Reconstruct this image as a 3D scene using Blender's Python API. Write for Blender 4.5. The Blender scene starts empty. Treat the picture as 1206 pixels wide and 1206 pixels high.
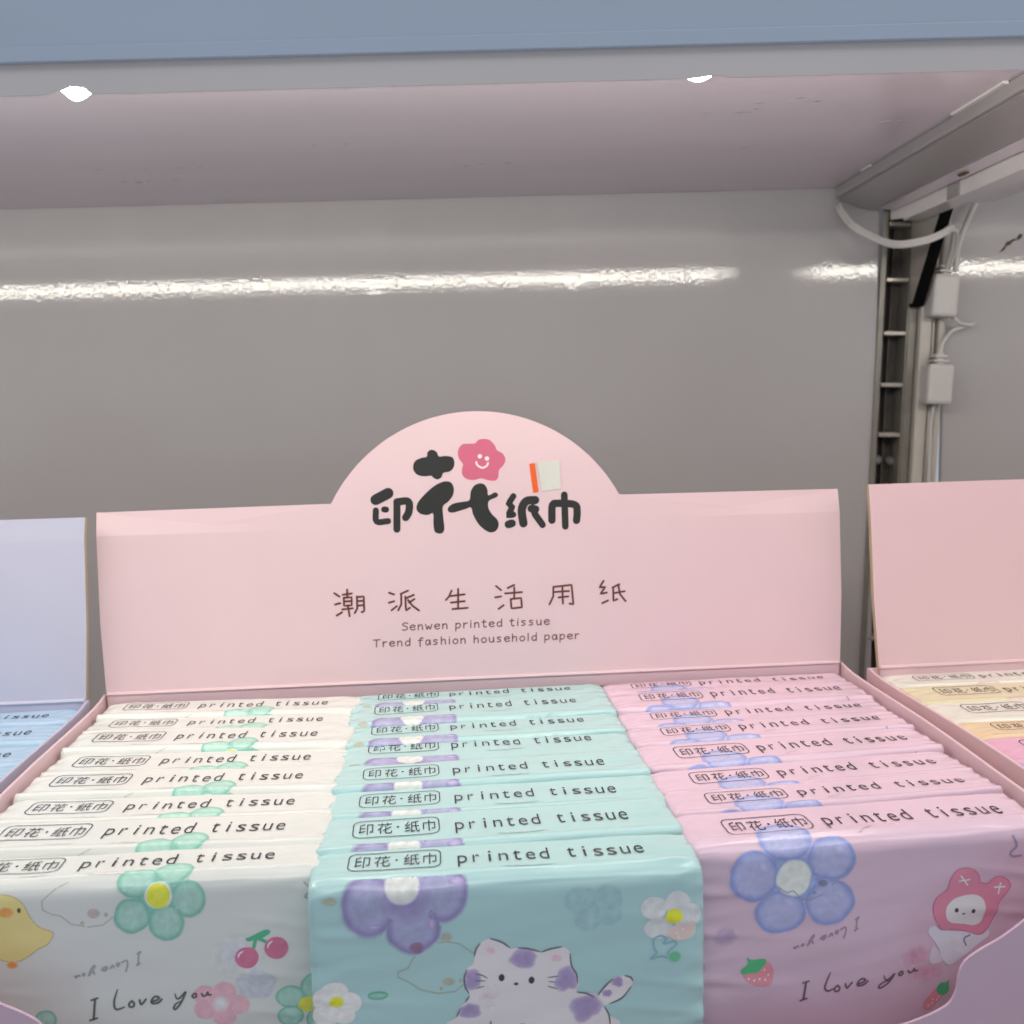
import bpy, bmesh, math, random
from mathutils import Vector, Matrix, noise
from mathutils.geometry import delaunay_2d_cdt
random.seed(7)
S = bpy.context.scene
COL = S.collection

# ---------------------------------------------------------------- camera
R_ = Vector((0.9970, -0.0736, -0.0241)); U_ = Vector((0.0329, 0.1207, 0.9921)); F_ = Vector((0.0701, 0.9900, -0.1227))
cam_d = bpy.data.cameras.new("camera"); cam = bpy.data.objects.new("camera", cam_d); COL.objects.link(cam)
cam.matrix_world = Matrix(((R_.x, U_.x, -F_.x, -0.0160), (R_.y, U_.y, -F_.y, -0.2642), (R_.z, U_.z, -F_.z, 0.1278), (0, 0, 0, 1)))
cam_d.sensor_width = 36.0; cam_d.lens = 36.32; cam_d.clip_start = 0.01; cam_d.clip_end = 50
cam_d.dof.use_dof = True; cam_d.dof.focus_distance = 0.345; cam_d.dof.aperture_fstop = 20.0
S.camera = cam

# ---------------------------------------------------------------- world, lights, exposure
WORLD_STRENGTH = 0.385; LED_STRENGTH = 34.5; FILL_POWER = 11.5
w = bpy.data.worlds.new("World"); S.world = w; w.use_nodes = True
bg = w.node_tree.nodes["Background"]; bg.inputs[1].default_value = WORLD_STRENGTH
# the surrounding shop: cool, unevenly bright, so that glossy faces mirror soft patches
_n = w.node_tree.nodes; _l = w.node_tree.links
_tc = _n.new("ShaderNodeTexCoord"); _nz = _n.new("ShaderNodeTexNoise"); _nz.inputs["Scale"].default_value = 5.0; _nz.inputs["Detail"].default_value = 4; _l.new(_tc.outputs["Generated"], _nz.inputs["Vector"])
_mr = _n.new("ShaderNodeMapRange"); _mr.inputs[1].default_value = .35; _mr.inputs[2].default_value = .68; _mr.inputs[3].default_value = .35; _mr.inputs[4].default_value = 1.75; _l.new(_nz.outputs["Fac"], _mr.inputs[0])
_mx = _n.new("ShaderNodeVectorMath"); _mx.operation = 'SCALE'; _mx.inputs[0].default_value = (0.89, 0.98, 1.15); _l.new(_mr.outputs[0], _mx.inputs["Scale"]); _l.new(_mx.outputs[0], bg.inputs[0])
ld = bpy.data.lights.new("added_fill_light", 'AREA'); ld.shape = 'RECTANGLE'; ld.size = 2.4; ld.size_y = 0.5; ld.energy = FILL_POWER; ld.color = (0.97, 0.98, 1.0)  # added fill lamp out of view, lifts ambient light on the pack fronts
lo = bpy.data.objects.new("added_fill_light", ld); COL.objects.link(lo); lo.location = (0.3, -1.1, 1.7)
lo.rotation_euler = (Vector((0, 0.1, 0)) - lo.location).to_track_quat('-Z', 'Y').to_euler()
vs = S.view_settings; vs.view_transform = 'Standard'; vs.look = 'None'; vs.exposure = 0; vs.gamma = 1
try: vs.use_curve_mapping = False
except Exception: pass
S.cycles.max_bounces = 10; S.cycles.diffuse_bounces = 5; S.cycles.glossy_bounces = 5
S.cycles.use_denoising = True; S.cycles.caustics_reflective = True; S.cycles.sample_clamp_indirect = 4.0

# ---------------------------------------------------------------- helpers
def lin(r, g, b):
    f = lambda c: (c/255/12.92) if c <= 10.3 else ((c/255+.055)/1.055)**2.4
    return (f(r), f(g), f(b))
SHADE_WHITE = lin(142, 146, 150)
def front(r, g, b):           # surface colour of a print whose picture value was read on the unlit pack fronts
    c = lin(r, g, b); return tuple(min(.9, .8*c[i]/SHADE_WHITE[i]) for i in range(3))
def mix(a, b, t): return tuple(a[i]*(1-t)+b[i]*t for i in range(3))

def material(name, color=None, rough=.5, metal=0., attr=False, spec=.5, bump=0., bscale=200., vary=0., vscale=30., coat=0., coat_rough=.1, stretch=None, detail=3., ridged=0.):
    m = bpy.data.materials.new(name); m.use_nodes = True; nt = m.node_tree; N = nt.nodes; L = nt.links
    p = N["Principled BSDF"]; p.inputs["Roughness"].default_value = rough; p.inputs["Metallic"].default_value = metal
    p.inputs["Specular IOR Level"].default_value = spec
    p.inputs["Coat Weight"].default_value = coat; p.inputs["Coat Roughness"].default_value = coat_rough
    tc = N.new("ShaderNodeTexCoord"); mp = N.new("ShaderNodeMapping"); L.new(tc.outputs["Object"], mp.inputs[0])
    if stretch: mp.inputs["Scale"].default_value = stretch
    if attr:
        a = N.new("ShaderNodeAttribute"); a.attribute_name = "Col"; src = a.outputs["Color"]
    else:
        rgb = N.new("ShaderNodeRGB"); rgb.outputs[0].default_value = (*color, 1); src = rgb.outputs[0]
    if vary:
        nz = N.new("ShaderNodeTexNoise"); nz.inputs["Scale"].default_value = vscale; nz.inputs["Detail"].default_value = 5
        L.new(mp.outputs[0], nz.inputs["Vector"])
        mr = N.new("ShaderNodeMapRange"); mr.inputs[1].default_value = .3; mr.inputs[2].default_value = .7
        mr.inputs[3].default_value = 1-vary; mr.inputs[4].default_value = 1+vary*.3
        L.new(nz.outputs["Fac"], mr.inputs[0])
        mx = N.new("ShaderNodeVectorMath"); mx.operation = 'SCALE'; L.new(src, mx.inputs[0]); L.new(mr.outputs[0], mx.inputs["Scale"])
        src = mx.outputs[0]
    L.new(src, p.inputs["Base Color"])
    if bump:
        nb = N.new("ShaderNodeTexNoise"); nb.inputs["Scale"].default_value = bscale; nb.inputs["Detail"].default_value = detail
        L.new(mp.outputs[0], nb.inputs["Vector"])
        bp = N.new("ShaderNodeBump"); bp.inputs["Strength"].default_value = 1.0; bp.inputs["Distance"].default_value = bump
        hsrc = nb.outputs["Fac"]
        if ridged:                                      # sharp thin crinkles on top of the soft waves
            nr = N.new("ShaderNodeTexNoise"); nr.noise_type = 'RIDGED_MULTIFRACTAL'; nr.normalize = True; nr.inputs["Scale"].default_value = bscale*.42; nr.inputs["Detail"].default_value = 1.5; nr.inputs["Distortion"].default_value = .6
            L.new(mp.outputs[0], nr.inputs["Vector"])
            pw = N.new("ShaderNodeMath"); pw.operation = 'POWER'; pw.inputs[1].default_value = 3.; L.new(nr.outputs["Fac"], pw.inputs[0])
            ma = N.new("ShaderNodeMath"); ma.operation = 'MULTIPLY_ADD'; ma.inputs[1].default_value = ridged; L.new(pw.outputs[0], ma.inputs[0]); L.new(hsrc, ma.inputs[2]); hsrc = ma.outputs[0]
        L.new(hsrc, bp.inputs["Height"]); L.new(bp.outputs[0], p.inputs["Normal"])
        if coat: L.new(bp.outputs[0], p.inputs["Coat Normal"])
    return m

def emitter(name, color, strength):
    m = bpy.data.materials.new(name); m.use_nodes = True; nt = m.node_tree
    for n in list(nt.nodes): nt.nodes.remove(n)
    e = nt.nodes.new("ShaderNodeEmission"); e.inputs[0].default_value = (*color, 1); e.inputs[1].default_value = strength
    o = nt.nodes.new("ShaderNodeOutputMaterial"); nt.links.new(e.outputs[0], o.inputs[0]); return m

def tag(o, label=None, cat=None, group=None, kind=None):
    if label: o["label"] = label
    if cat: o["category"] = cat
    if group: o["group"] = group
    if kind: o["kind"] = kind
    return o
def empty(name, loc=(0, 0, 0), rz=0., label=None, cat=None, group=None):
    o = bpy.data.objects.new(name, None); o.empty_display_size = .02; COL.objects.link(o)
    o.location = loc; o.rotation_euler = (0, 0, rz); return tag(o, label, cat, group)
def link(name, me, mats, parent=None, smooth=False):
    for m in (mats if isinstance(mats, (list, tuple)) else [mats]): me.materials.append(m)
    if smooth: me.polygons.foreach_set("use_smooth", [True]*len(me.polygons))
    o = bpy.data.objects.new(name, me); COL.objects.link(o)
    if parent: o.parent = parent
    return o
def from_bm(name, bm, mats, parent=None, smooth=False):
    me = bpy.data.meshes.new(name); bm.normal_update(); bm.to_mesh(me); bm.free(); return link(name, me, mats, parent, smooth)
def from_data(name, V, F, mats, parent=None, smooth=False, cols=None, mi=None):
    me = bpy.data.meshes.new(name); me.from_pydata(V, [], F); me.update()
    if cols is not None:
        a = me.color_attributes.new("Col", 'FLOAT_COLOR', 'POINT')
        a.data.foreach_set("color", [c for k in cols for c in (k[0], k[1], k[2], 1.0)])
    if mi is not None: me.polygons.foreach_set("material_index", mi)
    return link(name, me, mats, parent, smooth)
def box(bm, x0, x1, y0, y1, z0, z1, bev=0.):
    r = bmesh.ops.create_cube(bm, size=1); vs_ = r["verts"]
    for v in vs_: v.co = Vector(((x0+x1)/2+v.co.x*(x1-x0), (y0+y1)/2+v.co.y*(y1-y0), (z0+z1)/2+v.co.z*(z1-z0)))
    if bev:
        es = list({e for v in vs_ for e in v.link_edges}); bmesh.ops.bevel(bm, geom=es, offset=bev, segments=2, affect='EDGES', profile=.5)
def prism(bm, pts, a0, a1, axis='y'):       # polygon pts swept from a0 to a1; axis y: pts are (x, z); axis x: pts are (y, z)
    P = (lambda p, a: (p[0], a, p[1])) if axis == 'y' else ((lambda p, a: (a, p[0], p[1])) if axis == 'x' else (lambda p, a: (p[0], p[1], a)))
    A = [bm.verts.new(P(p, a0)) for p in pts]; B = [bm.verts.new(P(p, a1)) for p in pts]; n = len(pts); fs = []
    for i in range(n): fs.append(bm.faces.new((A[i], A[(i+1) % n], B[(i+1) % n], B[i])))
    fs.append(bm.faces.new(A[::-1])); fs.append(bm.faces.new(B)); bmesh.ops.recalc_face_normals(bm, faces=fs)
def catmull(P, n=6, closed=False):
    P = [Vector(p) for p in P]; out = []; m = len(P)
    if m < 3 and not closed: return P
    g = (lambda i: P[i % m]) if closed else (lambda i: P[i] if 0 <= i < m else (P[0]*2-P[1] if i < 0 else P[-1]*2-P[-2]))
    for i in range(m if closed else m-1):
        a, b, c, d = g(i-1), g(i), g(i+1), g(i+2)
        for k in range(n):
            t = k/n; out.append(.5*((2*b)+(c-a)*t+(2*a-5*b+4*c-d)*t*t+(3*b-a-3*c+d)*t**3))
    if not closed: out.append(P[-1])
    return out
def tube(bm, path, r, seg=10):
    path = [Vector(p) for p in path]; rings = []; up = Vector((0.3, 0.2, 1)).normalized()
    for i, p in enumerate(path):
        t = (path[min(i+1, len(path)-1)]-path[max(i-1, 0)]).normalized()
        n = up.cross(t)
        if n.length < 1e-3: n = Vector((1, 0, 0))
        n.normalize(); b = t.cross(n); up = b
        rings.append([bm.verts.new(p+(n*math.cos(k*2*math.pi/seg)+b*math.sin(k*2*math.pi/seg))*r) for k in range(seg)])
    for a, b in zip(rings, rings[1:]):
        for k in range(seg): bm.faces.new((a[k], a[(k+1) % seg], b[(k+1) % seg], b[k]))
    bm.faces.new(rings[0][::-1]); bm.faces.new(rings[-1])
def smooth01(a, b, x):
    t = max(0., min(1., (x-a)/(b-a))); return t*t*(3-2*t)

# ---------------------------------------------------------------- flat prints: shapes in a sheet's own (u, v) millimetres with a layer number
class Print:
    def __init__(self): self.V = []; self.C = []; self.Lr = []; self.F = []; self.layer = 1
    def add(self, pts, faces, cols, layer=None):
        l = self.layer if layer is None else layer; b = len(self.V)
        self.V += [(p[0], p[1]) for p in pts]; self.Lr += [l]*len(pts)
        self.C += list(cols) if isinstance(cols, list) else [cols]*len(pts)
        self.F += [tuple(b+i for i in f) for f in faces]; self.layer += 1
    def poly(self, pts, col, step=.9, closed=True, curve=True, n=5):
        step = step if step > 3 else .9; P = catmull(pts, n, True) if curve else [Vector(p) for p in pts]
        P = [Vector((p[0], p[1])) for p in P]; m = len(P)
        x0 = min(p.x for p in P); x1 = max(p.x for p in P); y0 = min(p.y for p in P); y1 = max(p.y for p in P); pts2 = list(P)
        def inside(x, y):
            c = False
            for i in range(m):
                a, b = P[i], P[i-1]
                if (a.y > y) != (b.y > y) and x < (b.x-a.x)*(y-a.y)/(b.y-a.y)+a.x: c = not c
            return c
        y = y0+step/2
        while y < y1:
            x = x0+step/2
            while x < x1:
                if inside(x, y) and min((p.x-x)**2+(p.y-y)**2 for p in P) > (step*.4)**2: pts2.append(Vector((x, y)))
                x += step
            y += step
        r = delaunay_2d_cdt(pts2, [(i, (i+1) % m) for i in range(m)], [], 1, 1e-6)
        vo, fo = r[0], r[2]
        c = [col(p.x, p.y) for p in vo] if callable(col) else col
        self.add([(p.x, p.y) for p in vo], fo, c)
    def ellipse(self, cx, cy, rx, ry, stops, rot=0., wob=0., seed=0, seg=40):
        # stops: list of (radius fraction, colour); the last colour may equal the ground colour for a soft edge
        pts = [(cx, cy)]; cols = [stops[0][1]]; faces = []; ca, sa = math.cos(rot), math.sin(rot); rings = 0
        full = [(stops[0][0], stops[0][1])] if stops[0][0] > 0 else []
        for (r0, c0), (r1, c1) in zip(stops, stops[1:]):
            k = max(1, int((r1-r0)*max(rx, ry)/.6+.7))
            for i in range(1, k+1): full.append((r0+(r1-r0)*i/k, mix(c0, c1, i/k)))
        for rr, cc in full:
            for k in range(seg):
                a = 2*math.pi*k/seg; q = rr*(1+wob*noise.noise((math.cos(a)*1.3+seed, math.sin(a)*1.3, seed*.7)))
                x, y = rx*q*math.cos(a), ry*q*math.sin(a); pts.append((cx+x*ca-y*sa, cy+x*sa+y*ca))
                t = noise.noise((pts[-1][0]*.5+seed, pts[-1][1]*.5, seed))*.13+noise.noise((pts[-1][0]*1.4, pts[-1][1]*1.4+seed, seed))*.08
                cols.append(tuple(max(0, min(1, ch*(1+t))) for ch in cc))
        n = len(full)
        for k in range(seg if not stops[0][0] else 0): faces.append((0, 1+k, 1+(k+1) % seg))
        for i in range(n-1):
            for k in range(seg):
                a = 1+i*seg; b = a+seg; faces.append((a+k, b+k, b+(k+1) % seg, a+(k+1) % seg))
        self.add(pts, faces, cols)
    def stroke(self, pts, wd, col, curve=True, n=5, taper=False):
        P = [Vector((p[0], p[1])) for p in (catmull(pts, n) if curve and len(pts) > 2 else pts)]
        Q = [P[0]]
        for a, b in zip(P, P[1:]):
            k = max(1, int((b-a).length/.8))
            for i in range(1, k+1):
                q = a.lerp(b, i/k)
                if (q-Q[-1]).length > 1e-5: Q.append(q)
        P = Q; m = len(P)
        if m < 2: return
        V = []; F = []; h = wd/2
        for i, p in enumerate(P):
            t = (P[min(i+1, m-1)]-P[max(i-1, 0)]); t = t.normalized() if t.length > 1e-9 else Vector((1, 0)); nn = Vector((-t.y, t.x))
            hh = h*(1-.5*abs(2*i/(m-1)-1)**3) if taper else h
            V += [p+nn*hh, p-nn*hh]
        for i in range(m-1): F.append((2*i, 2*i+1, 2*i+3, 2*i+2))
        for e, sgn in ((0, -1), (m-1, 1)):
            t = (P[1]-P[0]).normalized() if e == 0 else (P[-1]-P[-2]).normalized(); nn = Vector((-t.y, t.x)); hh = h*(.5 if taper else 1)
            c = len(V); V.append(P[e]); ring = [2*e]
            for k in range(1, 6):
                a = math.pi*k/6; V.append(P[e]+nn*hh*math.cos(a)+t*sgn*hh*math.sin(a)); ring.append(len(V)-1)
            ring.append(2*e+1)
            for a, b in zip(ring, ring[1:]): F.append((c, a, b))
        self.add(V, F, col)
    def glyph(self, ch, u0, u1, v_top, v_bot, col, thin=0., sub=0.8):      # one character fitted into a box
        V, F, (gx0, gx1, gy0, gy1) = glyph_mesh(ch, thin)
        if ch in FIT: gx0, gx1, gy0, gy1 = FIT[ch](gx0, gx1, gy0, gy1)
        W = [(u0+(p[0]-gx0)/(gx1-gx0)*(u1-u0), v_bot+(p[1]-gy0)/(gy1-gy0)*(v_top-v_bot)) for p in V]
        self.add(W, F, col)
    def build(self, fn):            # fn(u, v, layer) -> xyz
        return [fn(p[0], p[1], l) for p, l in zip(self.V, self.Lr)], self.F, self.C
_g = {}
FIT = {}
def glyph_mesh(ch, thin=0.):
    if (ch, thin) in _g: return _g[(ch, thin)]
    c = bpy.data.curves.new("glyph", 'FONT'); c.body = ch; c.offset = -thin; c.resolution_u = 4
    o = bpy.data.objects.new("glyph", c); COL.objects.link(o)
    dg = bpy.context.evaluated_depsgraph_get(); dg.update(); me = bpy.data.meshes.new_from_object(o.evaluated_get(dg))
    bpy.data.objects.remove(o); bpy.data.curves.remove(c)
    bm = bmesh.new(); bm.from_mesh(me); bpy.data.meshes.remove(me)
    bmesh.ops.triangulate(bm, faces=bm.faces[:])
    V = [(v.co.x, v.co.y) for v in bm.verts]; bm.verts.index_update(); F = [tuple(v.index for v in f.verts) for f in bm.faces]; bm.free()
    bb = (min(p[0] for p in V), max(p[0] for p in V), min(p[1] for p in V), max(p[1] for p in V))
    _g[(ch, thin)] = (V, F, bb); return _g[(ch, thin)]
# printed artwork, in millimetres on each sheet
WHITE = {
'text':[(-18.7,3.2),(-15.5,12.2),(-34.0,9.6),(-12.8,11.0),(-14.4,6.3),(38.9,11.4),(-39.2,-1.8)],
'fc':(10.0,23.0,3.1,3.3),
'f_tr':(13.5,15.5,4.9,4.7),
'f_tl':(4.3,18.7,5.1,4.4),
'f_r':(17.5,24.3,4.5,4.8),
'f_bl':(2.9,28.1,4.6,4.7),
'f_br':(11.6,30.4,4.6,4.9),
'chick':[(-30.9,20.6),(-27.7,21.3),(-25.1,23.4),(-23.3,27.4),(-21.3,29.9),(-18.1,31.3),(-17.9,32.5),(-19.5,34.7),(-22.0,35.8),(-24.1,37.4),(-26.9,38.8),(-30.2,38.8),(-32.3,38.1)],
'beak':(-29.6,25.4,2.0,1.4),
'eye':(-26.2,25.0,0.5,0.7),
'foot':(-28.9,39.8,1.6,1.1),
'bear':[(-13.8,18.2),(-16.6,19.7),(-20.2,22.8),(-20.1,25.2),(-18.0,26.5),(-15.6,27.2),(-13.1,29.5),(-8.8,30.6),(-4.9,30.3),(-2.0,28.1)],
'bnose':(-7.1,26.9,1.7,1.5),
'bdot':(-3.9,27.5,0.5,0.7),
'mirror':[(4.6,39.8),(-13.1,44.1)],
'I':[(-9.2,51.0),(-7.7,50.5),(-8.3,50.8),(-9.0,56.5),(-9.8,56.4),(-8.1,56.1)],
'L':[(-2.2,48.4),(-3.2,51.4),(-3.2,53.5),(-2.4,54.0),(-0.6,53.4)],
'o':[(1.4,51.8),(0.6,52.6),(0.8,53.5),(1.7,53.4),(1.9,52.5),(1.4,51.8)],
'v':[(3.4,51.7),(3.8,53.0),(5.1,51.6)],
'e':[(6.4,52.4),(8.0,52.0),(8.5,51.3),(7.5,51.0),(6.6,51.9),(6.7,52.9),(8.2,52.8),(9.2,51.9)],
'y':[(12.8,50.6),(13.1,51.9),(14.0,51.8),(15.6,50.2),(14.2,53.2),(12.7,54.9),(12.2,54.5),(12.9,53.4),(14.4,52.7)],
'o2':[(17.9,50.8),(17.3,51.4),(17.6,52.0),(18.3,51.7),(18.3,51.0),(17.9,50.8)],
'u':[(19.8,51.0),(20.2,51.7),(21.0,51.4),(21.4,50.6),(21.5,51.4),(22.2,51.4)],
'ch1':(32.3,41.5,3.2,2.9),
'ch2':(40.2,39.3,3.2,3.1),
'leaf':[(32.2,36.1),(33.3,35.8),(37.2,34.1),(38.6,34.3),(38.6,35.1),(36.6,36.2),(33.3,37.0),(32.4,36.8)],
'st1':[(34.9,36.4),(34.2,38.9)],
'st2':[(35.4,36.2),(37.5,37.4)],
'pf':(24.6,54.2,2.3,2.3),
'pf0':(20.6,51.4,2.8,2.5),
'pf1':(25.7,50.7,2.9,2.6),
'pf2':(29.3,54.8,2.7,2.5),
'pf3':(25.6,57.8,2.9,2.6),
'pf4':(20.5,55.5,2.7,2.6),
'gf':(47.6,56.0,2.3,2.1),
'gf0':(43.2,53.6,3.8,3.1),
'gf1':(49.5,51.2,3.3,3.8),
'gf2':(42.9,59.0,3.5,2.8),
'gf3':(50.0,60.5,2.8,3.1),
'gf4':(52.1,56.0,2.8,2.8),
'ghf':(34.3,49.2,5.1,4.1),
'ghc':(33.7,50.5,1.6,1.5),
'teal':(-21.4,55.7,2.7,2.4),
'scr':[(48.3,21.4),(49.9,23.5),(48.4,25.4),(49.7,26.0)],
}
GREEN = {
'text':[(-42.3,7.8),(-41.3,2.5),(-40.9,12.9),(-17.5,4.0),(-17.7,13.7),(-12.6,12.1),(-12.4,7.3),(37.8,11.0)],
'fc':(-27.7,20.7,4.6,3.3),
'f_l':(-36.3,24.6,6.6,6.8),
'f_r':(-17.3,23.2,6.2,5.7),
'f_b':(-25.0,30.7,6.7,6.3),
'brown':(-46.5,22.2,2.1,1.2),
'bear_e1':(-16.8,33.6,1.9,1.3),
'bear_e2':(-24.4,36.0,1.9,1.5),
'bear':[(-7.3,39.5),(-10.1,38.2),(-13.3,35.6),(-16.1,34.9),(-18.8,34.9),(-23.3,36.7),(-25.6,38.9),(-26.8,41.4),(-29.6,42.4),(-29.6,43.9),(-26.9,45.3),(-23.7,47.6),(-19.3,48.8),(-14.8,48.5),(-12.8,46.9)],
'bnose':(-16.4,45.7,1.9,1.2),
'bdot':(-18.4,47.5,0.4,0.5),
'bdot2':(-13.3,45.6,0.4,0.5),
'wf':(-45.8,49.5,1.9,1.5),
'wf0':(-46.2,46.8,3.5,2.6),
'wf1':(-42.8,50.0,3.3,2.8),
'wf2':(-43.8,53.5,2.6,2.1),
'wf3':(-48.7,53.1,3.3,3.0),
'wf4':(-49.6,48.9,2.2,2.9),
'leaf':(-35.0,48.5,2.5,0.9),
'face':[(-12.3,51.8),(-11.0,49.9),(-12.1,47.0),(-12.2,44.4),(-11.6,42.4),(-9.9,41.3),(-9.2,38.5),(-7.9,35.8),(-5.4,34.6),(-2.4,35.7),(-0.0,37.6),(2.0,37.7),(4.9,38.2),(8.0,39.2),(10.2,38.5),(13.6,38.1),(15.4,39.1),(16.0,40.7),(16.1,43.5),(17.4,46.0),(17.7,48.5),(17.3,51.0),(19.6,51.6),(22.0,53.0),(24.5,55.8),(25.9,58.2),(26.3,61.6),(-14.7,58.4),(-14.5,55.6),(-13.5,53.0)],
'tail':[(22.7,53.3),(24.6,51.0),(27.5,48.1),(30.3,47.3),(32.1,48.2),(32.6,49.3),(31.7,51.5),(29.6,53.5),(26.2,55.1),(24.5,55.4)],
'c_s1':(3.6,40.5,3.6,2.5),
'c_s2':(14.8,47.2,2.8,3.4),
'c_s3':(-10.2,45.6,2.1,2.7),
'c_s4':(19.7,55.7,4.4,3.5),
'c_s5':(-11.3,54.3,2.9,2.1),
'c_s6':(28.4,49.1,1.6,1.4),
'c_s7':(25.6,52.2,1.4,1.1),
'c_s8':(2.4,59.9,1.7,0.9),
'c_er1':(-5.1,37.9,1.3,1.0),
'c_er2':(12.3,41.2,1.6,1.0),
'c_ey1':(-2.5,45.5,0.8,1.0),
'c_ey2':(5.4,46.8,0.8,1.0),
'c_ns':(1.3,47.5,0.6,0.4),
'wh0':[(-9.4,44.0),(-7.6,44.5),(-6.2,45.4)],
'wh1':[(-9.4,45.9),(-6.8,46.1)],
'wh2':[(-9.5,48.0),(-7.2,47.6)],
'wh3':[(9.7,46.4),(12.6,46.2)],
'wh4':[(9.9,47.5),(12.1,47.9)],
'wh5':[(9.6,48.8),(12.3,49.8)],
'ol0':[(-9.5,39.3),(-9.0,37.4),(-7.9,35.8)],
'ol1':[(-5.2,34.6),(-2.4,35.7),(-0.0,37.6)],
'ol2':[(2.0,37.7),(4.9,38.1),(7.8,39.1)],
'ol3':[(8.2,39.2),(10.7,38.5),(13.6,38.1)],
'ol4':[(15.8,40.2),(16.1,43.5),(17.4,46.0),(17.6,48.5)],
'ol5':[(-11.6,42.7),(-12.3,44.8),(-12.1,47.4),(-11.2,49.1)],
'ol6':[(-11.2,50.1),(-12.2,51.6)],
'ol7':[(17.5,51.1),(20.0,51.7),(22.0,53.0)],
'ol8':[(23.1,52.6),(24.6,50.5),(27.1,48.1)],
'ol9':[(30.3,47.4),(31.9,48.0),(32.5,49.1)],
'ol10':[(32.1,50.8),(29.6,53.8),(26.2,55.1)],
'ol11':[(24.7,55.8),(25.9,58.2),(26.3,61.6)],
'ol12':[(-13.7,53.4),(-14.6,55.6)],
'ol13':[(-5.6,57.5),(-5.8,59.1)],
'ol14':[(5.7,59.3),(5.3,60.0)],
'df':(43.9,31.8,2.3,2.0),
'df0':(38.5,29.1,3.4,2.9),
'df1':(44.9,28.3,3.3,3.3),
'df2':(39.6,34.9,3.6,3.0),
'df3':(46.8,35.6,2.9,3.0),
'df4':(48.7,31.8,2.4,3.0),
'sb':[(42.0,36.8),(42.9,35.1),(46.3,34.1),(49.1,33.5),(49.2,36.8),(47.2,38.4),(44.4,38.7)],
'bl':[(38.2,38.0),(40.1,37.1),(41.7,38.0),(41.0,39.4),(43.9,38.9),(44.3,39.9),(42.0,41.8),(43.4,43.9),(40.5,42.7),(37.4,43.3),(39.1,41.6),(38.4,40.5),(38.2,38.0)],
'gl':(43.9,43.1,1.8,1.5),
'gh1':(19.4,25.9,4.2,3.4),
'gh2':(26.0,26.3,3.8,3.9),
'gh3':(20.8,30.9,3.3,3.0),
'gh4':(26.4,30.3,3.3,2.5),
}
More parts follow.
